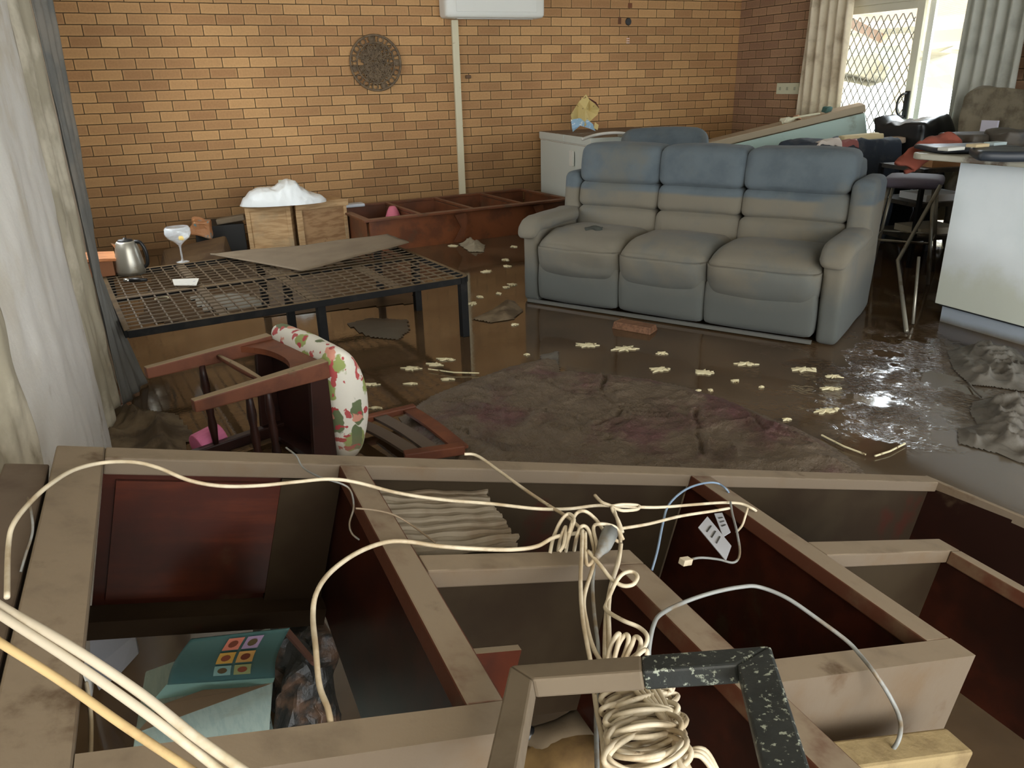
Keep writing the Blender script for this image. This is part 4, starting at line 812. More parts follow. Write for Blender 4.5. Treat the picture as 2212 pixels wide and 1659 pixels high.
# dark pans and trays on the worktop
m_dk = mat('charcoal_tray', (40, 46, 54), .45, n=(8., (60, 62, 64), .5, .7)); m_dk2 = mat('muddy_dark', (74, 68, 60), .6, n=(8., (48, 48, 48), .45, .65))
items = [('baking_tray', 'dark tray lying on the worktop beside the coral bag', 2090, 318, .22, .16, .03, m_dk, .2), ('baking_tray', 'dark tray propped on a second tray at the right of the worktop', 2192, 336, .18, .16, .05, m_dk, -.2), ('frying_pan', 'blackened pan far back on the worktop', 2105, 302, .15, .15, .06, m_dk2, .4), ('wet_cloth', 'dark wet cloth lump at the right end of the worktop', 2188, 306, .13, .14, .08, m_dk2, .1)]
for nm, lb, u, v, wx, wy, hz, mm, rz in items:
    c = F(u, v, ZT + .02); T = frame((c.x, c.y, ZT), (math.cos(rz - .6), math.sin(rz - .6), 0), (-math.sin(rz - .6), math.cos(rz - .6), 0)); b = B(T)
    b.puff(-wx, -wy, .002, wx, wy, hz, r=.02, n=8, fn=lambda p: sp(p, .03, 8) if 'cloth' in nm else sp(p, .006, 8)); b.out(nm, mm, smooth=True, label=lb, cat='tray' if 'tray' in nm else ('pan' if 'pan' in nm else 'cloth'))
for i, (u, v, wx, cc, lb) in enumerate(((2112, 313, .05, (196, 178, 140), 'small tan packet on the dark tray'), (2150, 309, .05, (160, 176, 178), 'small pale packet right of the tan packet'), (2055, 320, .06, (184, 184, 176), 'white knife blade poking from under the coral bag'))):
    c = F(u, v, ZT + .06); b = B(); b.box(c.x - wx, c.y - .03, c.z - .01, c.x + wx, c.y + .03, c.z + .006); b.out('packet' if i < 2 else 'knife', mat('packet%d' % i, cc, .6), bevel=.003, label=lb, cat='packet' if i < 2 else 'knife')
# heap behind the worktop
def heap(name, label, x0, y0, x1, y1, z0, z1, m_, amp=.06, cat='heap', n=16):
    b = B(); b.puff(x0, y0, z0, x1, y1, z1, r=.05, n=n, fn=lambda p: sp(p, amp, 3.5) + Vector((0, 0, .03 * ridge(p.x * 6, p.y * 6) if p.z > z0 + .1 else 0))); return b.out(name, m_, smooth=True, label=label, cat=cat)
heap('mattress', 'mud-brown slumped mattress heaped against the side wall beyond the worktop', 5.86, 2.4, 6.30, 4.40, .0, 1.24, mat('grey_brown_mattress', (124, 116, 98), .8, n=(5., (92, 84, 68), .42, .6), bump=(18., .4, .01)), .10, 'mattress')
heap('black_rubbish_bag', 'dark rubbish heap in front of the side wall mattress', 5.06, 2.5, 5.45, 3.3, .0, 1.04, mat('dark_heap', (44, 50, 56), .6, n=(5., (70, 66, 58), .5, .65)), .05, 'rubbish')
c = PX(2138, 272, 5.83); b = B(); b.box(c.x - .02, c.y - .07, c.z - .05, c.x, c.y + .06, c.z + .04); b.out('notice_sheet', mat('lilac_paper', (196, 194, 208), .7), label='torn white sheet of paper stuck on the brown mattress', cat='paper')

# bar stool between sofa and bench
m_tube = mat('muddy_chrome', (150, 146, 134), .35, metal=.6, n=(9., (110, 96, 78), .5, .7))
def stool(o, rz, label, seatc, back=True, h_=.62):
    T = frame(o, (math.cos(rz), math.sin(rz), 0), (-math.sin(rz), math.cos(rz), 0)); t_ = thing('bar_stool', label, 'stool', (0, 0, 0), T=T)
    b = B(T); b.puff(-.19, -.18, h_, .19, .18, h_ + .07, r=.03, bulge=.01, n=8); b.out('seat', mat('stool_seat_%d' % seatc[0], seatc, .7), t_, smooth=True)
    for sx_, sy_ in ((-1, -1), (1, -1), (1, 1), (-1, 1)): B(T).tube([(sx_ * .15, sy_ * .14, h_), (sx_ * .22, sy_ * .21, 0)], .012, 8).out('leg', m_tube, t_, smooth=True)
    b = B(T); q_ = [(-.19, -.18, .28), (.19, -.18, .28), (.19, .18, .28), (-.19, .18, .28)]; b.tube(q_, .009, 6, closed=True); b.out('foot_ring', m_tube, t_, smooth=True)
    if back:
        b = B(T); b.tube(spline([(-.16, .17, h_), (-.17, .2, h_ + .2), (-.15, .22, h_ + .36), (.15, .22, h_ + .36), (.17, .2, h_ + .2), (.16, .17, h_)], 5), .012, 8); b.puff(-.15, .19, h_ + .18, .15, .23, h_ + .35, r=.015, n=6); b.out('backrest', mat('stool_back', (58, 60, 66), .6), t_, smooth=True)
stool((4.86, 3.92, 0), .6, 'chrome legged bar stool with a grey-mauve seat under the worktop overhang', (104, 98, 112), False, .64)
b = B(); b.tube([F(1958, 716, .01), F(1955, 640, .0) + Vector((.0, .1, .22)), PY(2032, 400, 3.55)], .013, 8); b.out('metal_pole', m_tube, smooth=True, label='bent metal pole leaning from the mud up to the worktop edge', cat='pole')
b = B(); b.tube([F(1972, 700, .01), PY(1985, 555, 3.15)], .009, 8); b.out('metal_rod', m_tube, smooth=True, label='short metal rod beside the bent pole', cat='rod')
# dark drawer tower and clutter behind sofa
DT = frame((5.38, 4.18, 0), (.95, -.2, 0), (.2, .95, 0))
dt = thing('side_table', 'dark side table with papers and magazines on its shelves behind the sofa arm', 'side table', (0, 0, 0), T=DT)
for z_ in (.20, .45, .70): B(DT).box(-.25, -.2, z_, .30, .3, z_ + .03).out('shelf', m_dk2, dt)
for q_ in ((-.24, -.19), (.29, -.19), (.29, .29), (-.24, .29)): B(DT).box(q_[0] - .015, q_[1] - .015, 0, q_[0] + .015, q_[1] + .015, .73).out('leg', m_black, dt)
for i, (z_, cc, lb) in enumerate(((.23, (214, 206, 186), 'cream magazine on the bottom shelf of the dark side table'), (.48, (232, 236, 240), 'white paper stack on the middle shelf of the dark side table'), (.73, (176, 132, 92), 'tan folder on top of the dark side table'))):
    b = B(DT); b.box(-.15, -.15, z_ + .001, .2, .15, z_ + .05); b.out('magazine' if i == 0 else ('paper_stack' if i == 1 else 'folder'), mat('paper%d' % i, cc, .7), label=lb, cat='papers')
# junk over the back of the sofa, in front of the door
m_nv = mat('navy_cloth', (46, 54, 66), .85, n=(7., (70, 74, 80), .5, .65))
heap('clothes_pile', 'dark clothes piled behind the right end of the sofa', 4.80, 4.68, 5.62, 5.25, 0, .86, m_nv, .05, 'clothes')
heap('rucksack', 'black rucksack on the clutter behind the sofa near the doorway', 5.80, 4.7, 6.25, 5.2, 0, .98, m_black, .08, 'bag')
for i, (u, v, a, cc, lb, nm) in enumerate(((1860, 293, .16, (206, 190, 150), 'tan book lying on the dark clothes behind the sofa', 'book'), (1920, 300, .12, (170, 150, 130), 'brown book nearest the door on the clutter', 'book'), (1790, 306, .10, (206, 196, 186), 'pale crumpled cloth behind the middle of the sofa back', 'cloth'), (1830, 308, .08, (150, 92, 88), 'red-brown packet in front of the dark clothes pile', 'packet'))):
    c = PY(u, v + 4, (4.85, 4.92, 4.80, 4.78)[i]); T = frame(c, (.9, -.4, .05), (.4, .9, 0)); b = B(T); b.puff(-a, -.07, -.02, a, .07, .025, r=.012, n=5, fn=lambda p: sp(p, .01 if nm == 'book' else .04, 12)); b.out(nm, mat('clut%d' % i, cc, .8), smooth=True, label=lb, cat=nm)
# patio clutter seen through the open door
b = B(); c = PX(2060, 280, 7.6); b.puff(7.4, 4.9, -.05, 8.0, 5.5, c.z + .02, r=.1, n=8, fn=lambda p: sp(p, .08, 4)); b.out('bin_bag', mat('tan_bag', (206, 180, 140), .8), smooth=True, label='tan sack standing just outside the open door', cat='bag')

# ------------------------------------------------------------------ long wall unit lying on its back in the foreground
th = math.radians(15.1)
UO = F(2010, 1033, .30); UT = frame(UO, (math.cos(th), 0, -math.sin(th)), (0, 1, 0))
UN = Vector((math.sin(th), 0, math.cos(th)))
def UP(u, v, c=0.):       # point at height c above the open face of the unit
    d = Vector(ray(u, v).tolist()); e = Vector(EYE.tolist()); t_ = ((UO + UN * c - e).dot(UN)) / d.dot(UN); return e + d * t_
un = thing('entertainment_unit', 'long dark timber wall unit fallen on its back, mud-coated face frame and empty bays', 'wall unit', (0, 0, 0), T=UT)
DP = -.30; TK = .03
def rail(name, x0, y0, x1, y1, z1=0., tk=TK, m_=None, lb=None): return B(UT).box(x0, y0, z1 - tk, x1, y1, z1).out(name, m_ or m_rail, un, bevel=.003, label=lb)
def board(x0, y0, x1, y1, d=DP, m_=None, top=-TK): return B(UT).box(x0, y0, d, x1, y1, top).out('side_board', m_ or m_inner, un)
# face frame
rail('face_rail', -2.12, -.028, 0.0, .018)
rail('face_stile', -2.19, -.76, -2.12, .018)
rail('plinth_board', -2.255, -.76, -2.195, -.03, -.012, .04, mat('plinth_silt', (96, 82, 68), .8, n=(6., (78, 64, 52), .42, .65)))
rail('face_stile', -1.738, -.675, -1.690, -.028, m_=m_stile)
rail('face_stile', -.912, -.66, -.853, -.028, m_=m_stile)
B(UT).box(-2.12, -.722, -TK, -1.690, -.675, 0).box(-2.145, -.7219, -.33, -1.6901, -.705, -TK).out('front_panel', m_rail, un)
B(UT).box(-1.300, -.705, -TK, -.853, -.66, 0).box(-1.33, -.7049, -.26, -.8531, -.688, -TK).out('front_panel', m_rail, un)
rail('face_rail', -1.690, -.397, -1.300, -.350)
rail('face_stile', -1.360, -1.05, -1.300, -.397, m_=m_stile)
rail('face_rail', -.853, -.392, -.434, -.338)
rail('face_stile', -.470, -1.25, -.434, -.392, m_=m_stile)
b = B(UT); b.bar((.0, .018, -.014), (.17, -.62, -.014), .022, .028); b.out('face_stile', m_rail, un, bevel=.002)
# deep boards
board(-2.12, -.010, -1.72, .010, m_=m_inner); board(-1.70, -.010, -.90, .010, m_=m_board); board(-.86, -.010, -.0, .010, m_=m_board)
board(-2.165, -.715, -2.145, .010, m_=m_board)
board(-1.725, -.69, -1.700, -.010, m_=m_inner)
board(-.895, -.685, -.868, -.010, m_=m_inner)
board(-1.70, -.385, -1.33, -.368, m_=m_board)
board(-1.345, -1.05, -1.318, -.385, m_=m_inner)
board(-.868, -.378, -.445, -.36, m_=m_board, d=-.27)
board(-.462, -1.25, -.442, -.378, m_=m_inner, d=-.27)
b = B(UT); b.bar((.0, .0, -.12), (.17, -.62, -.10), .016, .19); b.out('end_board', m_inner, un)
# lower cleats and back boards
b = B(UT); b.box(-2.145, -.06, DP - .02, -1.725, -.010, DP + .015); b.out('cleat', m_board, un)
b = B(UT); b.box(-2.10, -.018, -.27, -1.835, -.011, -.045); b.out('inset_panel', mat('deep_red_inset', (58, 24, 15), .35, spec=.25, n=(3., (36, 18, 12), .4, .65), grain=(3., (74, 33, 19), (1.5, 14, 14)), stain=(5., (58, 42, 30), .62, .72)), un)
b = B(UT); b.box(-1.835, -.020, -.30, -1.728, -.010, -.035); b.out('brown_stile', m_board, un)
b = B(UT); b.box(-1.700, -.36, DP, -1.345, .0, DP + .012); b.out('back_board', m_board, un)
b = B(UT); b.box(-1.345, -.69, DP, -.895, .0, DP + .012); b.out('back_board', m_red, un)
b = B(UT); b.box(-1.66, -.400, -.30, -1.50, -.386, -.15); b.out('inset_panel', m_red, un)
b = B(UT); b.box(-.868, -.36, -.27, .0, .0, -.258); b.out('back_board', m_board, un)
b = B(UT)
for k in range(10): b.box(-1.335, -.45 - k * .055, -.145, -1.318, -.442 - k * .055, -.135)
b.out('shelf_pin_row', m_board, un)

# corrugated board leaning inside the upper middle bay
A_, B_, C_, D_ = UP(800, 1052, -.07), UP(1040, 1055, -.07), UP(1118, 1178, -.03), UP(838, 1205, -.03)
def ribf(u, v):
    p = (A_ * (1 - u) + B_ * u) * (1 - v) + (D_ * (1 - u) + C_ * u) * v; p = p + UN * (.006 * math.sin(v * 9 * 2 * PI) ** 3 + .006 * nz(u * 5, v * 5)); 
    if u > .97: p = p + Vector((.012 * nz(v * 20, 1), 0, 0))
    return p
b = B(); b.sheet(ribf, 40, 110); b.out('ribbed_board', mat('sodden_ribbed_board', (122, 112, 96), .65, n=(7., (104, 90, 72), .45, .65), stain=(16., (172, 162, 140), .66, .74)), solid=.008, label='grey ribbed fibre board leaning inside the middle bay of the wall unit', cat='board')

# teal storage box and papers inside the left bay
Q4 = [F(292, 1585, .37), F(590, 1474, .41), F(580, 1610, .12), F(276, 1700, .10)]
tb = thing('storage_box', 'pale mint corrugated box with an open teal lid inside the left unit bay', 'box', (Q4[3].x, Q4[3].y, 0))
fx = (Q4[1] - Q4[0]); fx.z = 0; L0 = fx.length; fx.normalize(); fy = Vector((-fx.y, fx.x, 0)); XT = Matrix.Identity(4)
m_mint = mat('mint_card', (156, 172, 162), .7, n=(9., (138, 148, 134), .5, .75), stain=(12., (120, 104, 80), .68, .75), grain=(14., (144, 162, 154), (9, 1, 1))); m_teal = mat('teal_card', (72, 112, 116), .5, n=(5., (60, 98, 104), .45, .7))
bk = [p + fy * .16 for p in Q4]; bk[0].z += .0; gd = [Q4[3].copy(), Q4[2].copy(), bk[2].copy(), bk[3].copy()]
for p in gd: p.z = .0
b = B(); b.hexa([Q4[3], Q4[2], bk[2], bk[3]], [Q4[0], Q4[1], bk[1], bk[0]]); b.hexa(gd, [Q4[3], Q4[2], bk[2], bk[3]]); b.out('carton', m_mint, tb, bevel=.003)
up_ = Vector((0, 0, .006))
b = B(); b.poly([F(u, v, z) for u, v, z in ((296, 1582, .382), (588, 1476, .420), (540, 1484, .424), (440, 1490, .422), (350, 1522, .408))], [(0, 1, 2, 3, 4)]); b.out('torn_layer', mat('torn_brown_card', (112, 92, 70), .8), tb, solid=.004)
hL, hR, tL_, tR_ = F(362, 1477, .425), F(594, 1462, .43), F(412, 1381, .56), F(626, 1357, .58)
b = B(); b.poly([F(332, 1512, .405), F(590, 1474, .424), hR, hL], [(0, 1, 2, 3)]); b.out('inner_flap', mat('mint_flap', (128, 166, 160), .6), tb, solid=.003)
def lidf(u, v):
    p = (hL * (1 - u) + hR * u) * (1 - v) + (tL_ * (1 - u) + tR_ * u) * v
    p = p + (Vector(EYE.tolist()) - p).normalized() * (.022 * math.sin(v * PI)) + Vector((-.008 * math.sin(v * PI), 0, 0)); return p
b = B(); b.sheet(lidf, 24, 16); b.out('lid', m_teal, tb, smooth=True, solid=.004)
stc = [(226, 140, 124), (178, 160, 206), (226, 186, 96), (222, 180, 112), (146, 194, 196), (166, 178, 128)]
for r_ in range(3):
    for c_ in range(2):
        i = (2 - r_) * 2 + c_; u0 = .42 + .19 * c_; v0 = .12 + .285 * r_
        def stf(u, v, lift=.009, s=1.):
            p = lidf(u0 + .16 * (.5 + (u - .5) * s), v0 + .235 * (.5 + (v - .5) * s)); return p + (Vector(EYE.tolist()) - p).normalized() * lift
        b = B(XT); b.sheet(lambda u, v: stf(u, v), 4, 4); s_ = b.out('picture_sticker', mat('sticker_%d' % i, stc[i], .6), tb)
        cc_ = Vector(stf(.5, .5, .0105)); du = (Vector(stf(1, .5, .0105)) - cc_) * .58; dv = (Vector(stf(.5, 1, .0105)) - cc_) * .58
        b = B(XT); b.poly([cc_] + [cc_ + du * math.cos(a * PI / 6) + dv * math.sin(a * PI / 6) for a in range(12)], [(0, 1 + a, 1 + (a + 1) % 12) for a in range(12)]); b.out('printed_roundel', mat('roundel_%d' % (i % 3), ((120, 62, 46), (96, 84, 60), (150, 84, 64))[i % 3], .6), s_)
b = B(); b.bar(F(508, 1586, .19), F(584, 1560, .21), .004, .004); b.out('slit', m_black, tb)
pw = [F(u, v, z) for u, v, z in ((195, 1378, .34), (292, 1370, .34), (300, 1410, .26), (262, 1452, .16), (215, 1490, .05), (196, 1450, .14))]
b = B(); b.poly(pw, [(0, 1, 2, 3, 4, 5)]); b.out('plastic_sleeve', mat('cloudy_plastic', (148, 150, 158), .35, stain=(9., (96, 84, 72), .6, .7)), solid=.004, label='cloudy plastic document sleeve standing left of the teal lid box', cat='sleeve')
c = F(650, 1450, .14); b = B(); b.puff(c.x - .055, c.y - .11, 0, c.x + .055, c.y + .11, .25, r=.03, n=22, fn=lambda p: sp(sp(p, .07, 7), .025, 24)); b.out('black_plastic_bag', mat('glossy_black', (34, 33, 30), .5, n=(9., (84, 64, 50), .48, .6), bump=(30., .6, .01)), label='crumpled black plastic bag right of the mint box inside the unit', cat='bag')
p_ = [F(u, v, .36) for u, v in ((600, 1352), (612, 1345), (692, 1440), (672, 1432))]
b = B(); b.poly(p_, [(0, 1, 2, 3)]); b.out('splinter', mat('rosy_splinter', (124, 84, 72), .7), solid=.01, label='rosy wood splinter across the black bag inside the left bay', cat='splinter')
b = B(); b.box(F(210, 1500, 0).x, .75, 0, F(330, 1400, 0).x + .02, 1.15, .06); b.out('mud_pile', m_mudc, bevel=.02, label='flat lump of mud under the document sleeve', cat='mud')

# silt and rubbish below the open middle bay
for i, (u, v, sx_, sy_, sz_, mm, lb, nm) in enumerate(((1210, 1640, .09, .05, .10, mat('ochre_lump', (128, 102, 62), .85, n=(9., (96, 74, 46), .4, .65)), 'ochre clay lump under the black picture frame', 'clay_lump'), (1225, 1590, .08, .04, .14, m_silt, 'grey cloth fold under the black picture frame', 'cloth_fold'), (1148, 1600, .02, .02, .16, m_black, 'small black bottle under the left bar of the picture frame', 'bottle'))):
    c = F(u, v, .30); b = B(); b.puff(c.x - sx_, c.y - sy_, 0, c.x + sx_, c.y + sy_, .30 + sz_ * .2, r=.03, n=10, fn=lambda p: sp(p, .03, 9)); b.out(nm, mm, smooth=True, label=lb, cat=nm.replace('_', ' '))
# planks at the lower right
b = B(); b.bar(UP(1800, 1668, -.10), UP(2058, 1632, -.10), .05, .06); b.out('mud_plank', mat('ochre_plank', (140, 122, 86), .85, n=(9., (112, 94, 64), .45, .65), bump=(60., .5, .004)), bevel=.005, label='mud-caked plank end below the front of the wall unit', cat='plank')

# black mitred picture frame leaning on the unit
TL = UP(1105, 1456, .035); E0 = Vector(EYE.tolist()); r0_, r1_ = (TL - E0), Vector(ray(1667, 1414).tolist())
d1_ = Vector(ray(1343, 393).tolist()).normalized(); nE = r0_.cross(r1_).normalized(); hx = d1_.cross(nE).normalized()
if hx.dot(Vector((1, 0, 0))) < 0: hx = -hx
nr = r1_.cross(d1_); TR = TL + hx * (-(r0_.dot(nr)) / hx.dot(nr)) ; hd = -d1_
PF = frame(TL, hx, hd); Wf = (TR - TL).length; Hf = .42
pf = thing('picture_frame', 'empty black paint-flecked picture frame lying across the wall unit and the cable coil', 'picture frame', (0, 0, 0), T=PF)
m_fr = mat('flecked_black_frame', (44, 48, 48), .5, n=(10., (34, 38, 38), .4, .6), stain=(150., (150, 158, 146), .57, .64), bump=(40., .3, .003)); m_frm = mat('silted_frame', (108, 96, 80), .75, n=(8., (92, 80, 65), .42, .65))
bw = .030
def fbar(nm, q4, m_, lb=None): 
    b = B(PF); b.hexa([(x, y, -.012) for x, y in q4], [(x, y, .012) for x, y in q4]); b.out(nm, m_, pf, bevel=.003, label=lb)
xm_ = Wf * .52
fbar('top_bar', [(0, 0), (xm_, 0), (xm_, bw), (bw, bw)], m_frm, 'silt-covered half of the top bar')
fbar('top_bar', [(xm_, 0), (Wf, 0), (Wf - bw * 1.3, bw), (xm_, bw)], m_fr)
fbar('side_bar', [(0, 0), (bw, bw), (bw, Hf), (0, Hf)], m_frm, 'silt-covered side bar')
fbar('side_bar', [(Wf - bw * 1.3, bw), (Wf, 0), (Wf, Hf), (Wf - bw * 1.3, Hf)], m_fr)

# ------------------------------------------------------------------ cables
def cable(name, label, pts, r, m_=None, cat='cable', k=8, n=8):
    r *= .74
    P_ = [UP(*p) if len(p) == 3 else UP(p[0], p[1], .012) for p in pts]
    b = B(); b.tube(spline(P_, k), r, n); return b.out(name, m_ or m_cable, smooth=True, label=label, cat=cat)
cable('cable', 'cream cable arching over the left stile and along the whole wall unit', [(15, 1290, .03), (18, 1180, .03), (30, 1130, .04), (70, 1080, .04), (110, 1045, .04), (160, 1015, .03), (220, 1000, .02), (285, 998, .03), (340, 1010, .03), (410, 1038, .02), (480, 1050, .01), (560, 1049, .0), (640, 1041, .01), (710, 1035, .02), (770, 1042, .015), (860, 1065, .01), (960, 1080, .01), (1060, 1088, .02), (1160, 1099, .03), (1230, 1099, .03), (1290, 1092, .03), (1350, 1094, .03), (1420, 1096, .02), (1500, 1090, .015), (1560, 1086, .012), (1600, 1088, .010), (1628, 1100, .008), (1634, 1106, -.01)], .0042)
cable('cable', 'cream cable stretched from the far rail down to the tangled bundle', [(1003, 981, .012), (1030, 984, .015), (1075, 1015, .015), (1130, 1055, .02), (1185, 1092, .03), (1230, 1120, .035), (1262, 1150, .03)], .0042)
cable('cable', 'thick cream cable drooping into the left bay and crossing the middle stile', [(716, 1572, -.005), (708, 1530, 0), (690, 1480, .0), (682, 1400, .01), (676, 1330, .01), (684, 1280, .02), (715, 1235, .02), (770, 1195, .02), (830, 1172, .015), (880, 1170, .01), (950, 1180, .01), (1040, 1186, .01), (1110, 1187, .012), (1160, 1180, .02), (1200, 1160, .03), (1260, 1150, .03)], .0046)
cable('cable', 'cream cable strand pulled from the bundle to the wrapped stile', [(1340, 1142, .03), (1400, 1132, .02), (1470, 1115, .015), (1540, 1104, .014), (1575, 1098, .013)], .004)
cable('network_cable', 'blue-grey cable looping over the second stile', [(1408, 1232, -.06), (1420, 1190, -.03), (1432, 1130, 0), (1445, 1090, .02), (1480, 1058, .03), (1520, 1044, .02), (1550, 1044, .013), (1570, 1058, .008), (1576, 1070, -.01)], .0032, mat('blue_grey_cable', (112, 130, 150), .5))
cable('cable', 'loose cable with a bare connector dangling inside the right bay', [(1480, 1213, -.03), (1510, 1205, -.03), (1550, 1208, -.03), (1585, 1215, -.03), (1598, 1195, -.02), (1592, 1150, 0), (1582, 1110, .01), (1578, 1085, .016)], .0032, m_cableg)
cable('cable', 'short cable tail hanging over the second stile', [(1615, 1098, .012), (1610, 1115, .0), (1603, 1135, -.02), (1590, 1150, -.04)], .0034)
cable('cable', 'grey cable arching over the right bay and down the front of the unit', [(1402, 1440, -.02), (1402, 1400, .0), (1412, 1350, .02), (1430, 1325, .02), (1480, 1300, .015), (1540, 1280, .03), (1600, 1268, .04), (1640, 1268, .04), (1700, 1292, .04), (1770, 1340, .03), (1830, 1385, .02), (1858, 1415, .015), (1890, 1455, .012), (1925, 1510, -.02), (1945, 1560, -.04), (1938, 1605, -.06), (1905, 1640, -.10)], .0044, m_cableg)
cable('thin_wire', 'thin grey wire trailing from the far rail into the left bay', [(618, 967, .01), (640, 985, .012), (655, 1010, .005), (690, 1030, .012), (740, 1046, .012), (758, 1062, .0), (764, 1095, -.01), (755, 1130, -.03), (760, 1152, -.04), (776, 1166, -.05)], .0022, m_cableg)
cable('thin_wire', 'thin brown wire draped over the ribbed board', [(768, 1098, .012), (810, 1102, .012), (850, 1112, .01), (890, 1135, .0), (940, 1172, .0)], .0022, mat('brown_wire', (120, 104, 84), .6))
cable('thin_wire', 'thin wire hanging in a loop behind the left stile', [(60, 1075, .02), (68, 1110, .02), (70, 1150, .01), (55, 1200, .0), (45, 1235, -.01)], .0022, m_cableg)
cable('cable', 'thin cream cable hanging inside the front left corner of the unit', [(186, 1475, -.05), (192, 1510, -.05), (197, 1560, -.05), (195, 1659, -.05)], .003)
b = B(); p0_, p1_ = UP(1472, 1214, -.03), UP(1490, 1211, -.03); b.bar(p0_, p1_, .014, .012); b.out('cable_connector', m_cable, bevel=.001, label='small cream connector at the end of the dangling cable', cat='connector')
# thick cables right in front of the camera
for i, (pp, lb, r_) in enumerate((([(-60, 1262, .22), (0, 1308, .22), (150, 1395, .22), (300, 1495, .21), (420, 1590, .20), (530, 1668, .19), (600, 1720, .19)], 'upper pale cable of the pair crossing the left foreground corner', .0042), ([(-60, 1285, .22), (0, 1328, .22), (150, 1425, .215), (300, 1530, .205), (400, 1605, .195), (470, 1660, .185), (540, 1715, .18)], 'lower pale cable of the pair crossing the left foreground corner', .0040), ([(-60, 1345, .20), (0, 1388, .20), (130, 1470, .19), (260, 1562, .18), (400, 1655, .17), (470, 1700, .17)], 'yellowed cable below the pale pair in the left foreground', .0040))):
    cable('rope_cable', lb, pp, r_, mat('pale_tape_cable', (190, 180, 162), .5, n=(20., (164, 150, 120), .5, .7), stain=(40., (120, 100, 76), .68, .74)) if i < 2 else mat('yellowed_cable', (192, 166, 120), .5, n=(20., (160, 136, 96), .5, .7)), n=12)
# tangled bundle hanging over the middle of the unit
random.seed(5)
bun = thing('cable_bundle', 'tangled bundle of cream cable looped and knotted over the middle stile', 'cable bundle', UP(1290, 1180, .0))
loops = [
 [(1188, 1195, .0), (1196, 1160, .02), (1212, 1125, .04), (1228, 1110, .05), (1240, 1122, .05), (1232, 1150, .04), (1220, 1185, .02)],
 [(1222, 1192, .0), (1230, 1150, .04), (1243, 1112, .05), (1262, 1104, .06), (1285, 1120, .05), (1308, 1150, .04), (1335, 1170, .02)],
 [(1240, 1190, .0), (1246, 1160, .04), (1255, 1138, .05), (1268, 1140, .05), (1278, 1165, .04), (1284, 1210, .03), (1262, 1290, .02), (1268, 1350, .01), (1282, 1400, .0), (1306, 1440, .0)],
 [(1205, 1190, .0), (1212, 1160, .03), (1222, 1138, .04), (1218, 1175, .03), (1208, 1192, .02)],
 [(1258, 1145, .05), (1256, 1200, .04), (1254, 1260, .03), (1258, 1330, .02), (1268, 1390, .01), (1278, 1440, .0)],
 [(1264, 1150, .05), (1268, 1220, .03), (1290, 1190, .04), (1282, 1140, .05), (1300, 1132, .06), (1330, 1140, .05), (1340, 1165, .04), (1335, 1210, .03), (1318, 1270, .02), (1308, 1340, .01), (1306, 1440, .0)],
 [(1342, 1175, .04), (1336, 1215, .03), (1322, 1260, .02), (1315, 1310, .02), (1316, 1370, .01), (1316, 1440, .0)],
 [(1270, 1190, .04), (1300, 1225, .035), (1320, 1250, .03), (1345, 1265, .03), (1368, 1262, .035), (1377, 1245, .04), (1364, 1235, .04), (1345, 1240, .04), (1328, 1262, .03), (1312, 1300, .02), (1310, 1318, .02), (1345, 1340, .03), (1380, 1355, .03), (1398, 1375, .03), (1390, 1400, .02), (1360, 1425, .01)],
 [(1285, 1070, .05), (1300, 1085, .05), (1322, 1095, .05), (1332, 1118, .045), (1340, 1150, .04), (1346, 1165, .03)],
 [(1320, 1094, .05), (1345, 1090, .055), (1378, 1092, .05), (1376, 1100, .05), (1345, 1103, .05), (1322, 1097, .05), (1336, 1125, .04), (1345, 1150, .03)],
 [(1310, 1440, .0), (1318, 1400, .02), (1330, 1375, .04), (1338, 1370, .04), (1334, 1395, .03), (1322, 1440, .0)],
 [(1322, 1445, .0), (1335, 1395, .03), (1350, 1372, .04), (1358, 1378, .04), (1350, 1410, .02), (1335, 1445, .0)],
 [(1340, 1445, .0), (1362, 1400, .03), (1372, 1376, .04), (1384, 1385, .04), (1378, 1410, .02), (1356, 1445, .0)],
 [(1350, 1445, .0), (1378, 1415, .03), (1394, 1404, .035), (1398, 1415, .03), (1392, 1445, .0)],
]
for k_, lp in enumerate(loops):
    b = B(); b.tube(spline([UP(*p) for p in lp], 8), .0031, 8); b.out('cable_loop', m_cable, bun, smooth=True)
b = B(); p0_, p1_, p2_ = UP(1318, 1150, .05), UP(1305, 1180, .045), UP(1288, 1205, .04); b.tube([p0_, p1_, p1_.lerp(p2_, .5), p2_], [.014, .012, .007, .005], 8); b.out('moulded_plug', m_cableg, bun, smooth=True, label='grey moulded plug')
cable('power_lead', 'grey power lead running down from the plug through the bundle', [(1286, 1208, .03), (1280, 1260, .02), (1284, 1330, .01), (1292, 1400, .0), (1290, 1470, -.02), (1288, 1560, -.04), (1290, 1668, -.05)], .004, m_cableg)
cable('cable', 'cream cable strand running down beside the coil past the frame', [(1278, 1440, -.01), (1283, 1490, -.01), (1290, 1540, -.01), (1300, 1590, -.01), (1308, 1668, -.02)], .0042)
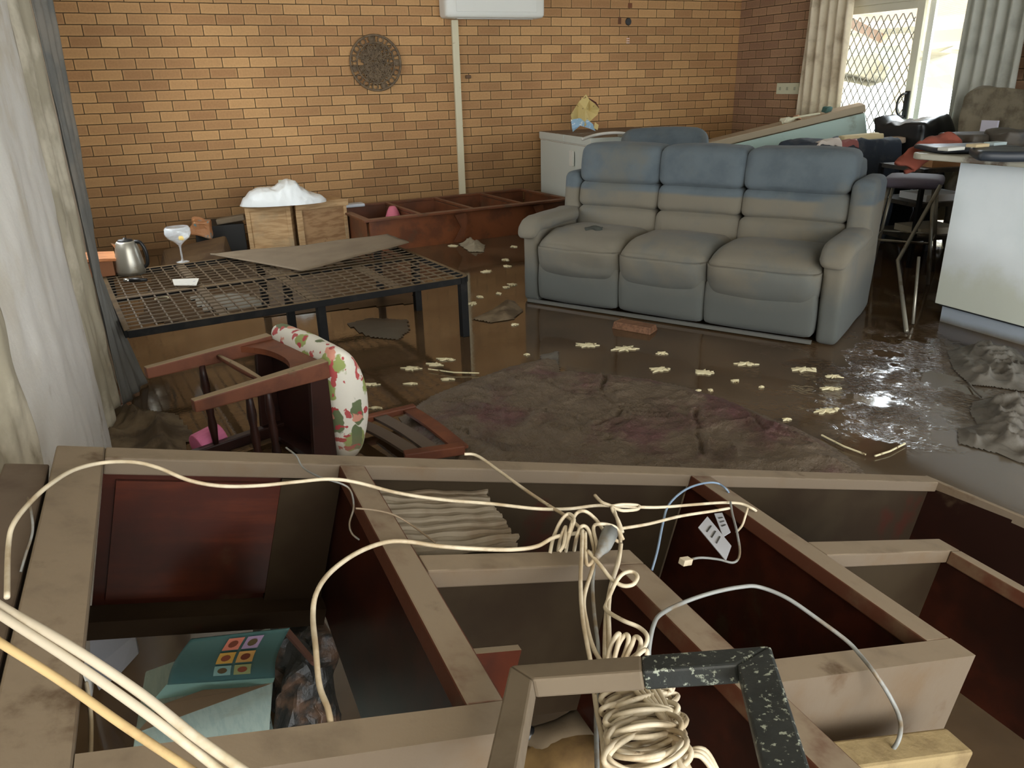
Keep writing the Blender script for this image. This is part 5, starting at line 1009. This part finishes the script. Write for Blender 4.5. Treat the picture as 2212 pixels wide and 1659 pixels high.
# the coil under the frame
co_ = thing('cable_coil', 'thick wound coil of cream cable under the black picture frame', 'cable coil', UP(1395, 1560, .0))
random.seed(21)
for k in range(22):
    t = k / 21; cx_ = 1378 + 22 * t + random.uniform(-6, 6); cy_ = 1492 + 135 * t; rx = 74 + 14 * t + random.uniform(-7, 8); ry = 17 + 20 * t + random.uniform(-5, 7); ang = -.18 + random.uniform(-.24, .22)
    pts = []
    for j in range(14):
        a = 2 * PI * j / 14; x, y = rx * math.cos(a), ry * math.sin(a)
        pts.append(UP(cx_ + x * math.cos(ang) - y * math.sin(ang), cy_ + x * math.sin(ang) + y * math.cos(ang), .012 - .035 * (1 - t) + .012 * math.sin(a * 2 + k) + .018 * (k % 3) / 3))
    b = B(); b.tube(spline(pts, 4, True), .0031, 8, closed=True); b.out('cable_loop', m_cable, co_, smooth=True)
for k in range(5):
    pts = [UP(1330 + 8 * k, 1482, -.01), UP(1345 + 12 * k, 1462 - 3 * k, .0), UP(1380 + 12 * k, 1500, .005), UP(1420 + 8 * k, 1540 + 6 * k, .01), UP(1470, 1620 + 8 * k, .01), UP(1500 + 8 * k, 1690, 0)]
    b = B(); b.tube(spline(pts, 6), .0031, 8); b.out('cable_strand', m_cable, co_, smooth=True)
for k in range(3):
    pts = [UP(1440, 1680, .0), UP(1470 + 6 * k, 1640 - 6 * k, .01), UP(1510 + 6 * k, 1632 - 6 * k, .012), UP(1540 + 5 * k, 1665, .0)]
    b = B(); b.tube(spline(pts, 6), .0031, 8); b.out('cable_strand', m_cable, co_, smooth=True)
# paper tags
m_tag = mat('grey_paper_tag', (176, 178, 186), .6)
for q4, lb in ((((1508, 1140), (1528, 1116), (1580, 1180), (1568, 1212)), 'long printed paper tag hanging inside the right bay'), (((1543, 1110), (1560, 1108), (1578, 1150), (1562, 1160)), 'short printed paper tag beside the long tag')):
    pts = [UP(u, v, -.02) for u, v in q4]; b = B(); b.poly(pts, [(0, 1, 2, 3)]); t_ = thing('paper_tag', lb, 'tag', pts[0]); b.out('paper', m_tag, t_, solid=.0015)
    b = B()
    for r_ in range(3):
        f = .25 + .2 * r_; a_ = pts[1].lerp(pts[2], f * .9 + .02) .lerp(pts[0].lerp(pts[3], f * .9 + .02), .25); c_ = pts[1].lerp(pts[2], f * .9 + .02).lerp(pts[0].lerp(pts[3], f * .9 + .02), .75)
        b.bar(a_ + UN * .0015, c_ + UN * .0015, .003, .001, UN)
    b.out('printed_lines', m_black, t_)
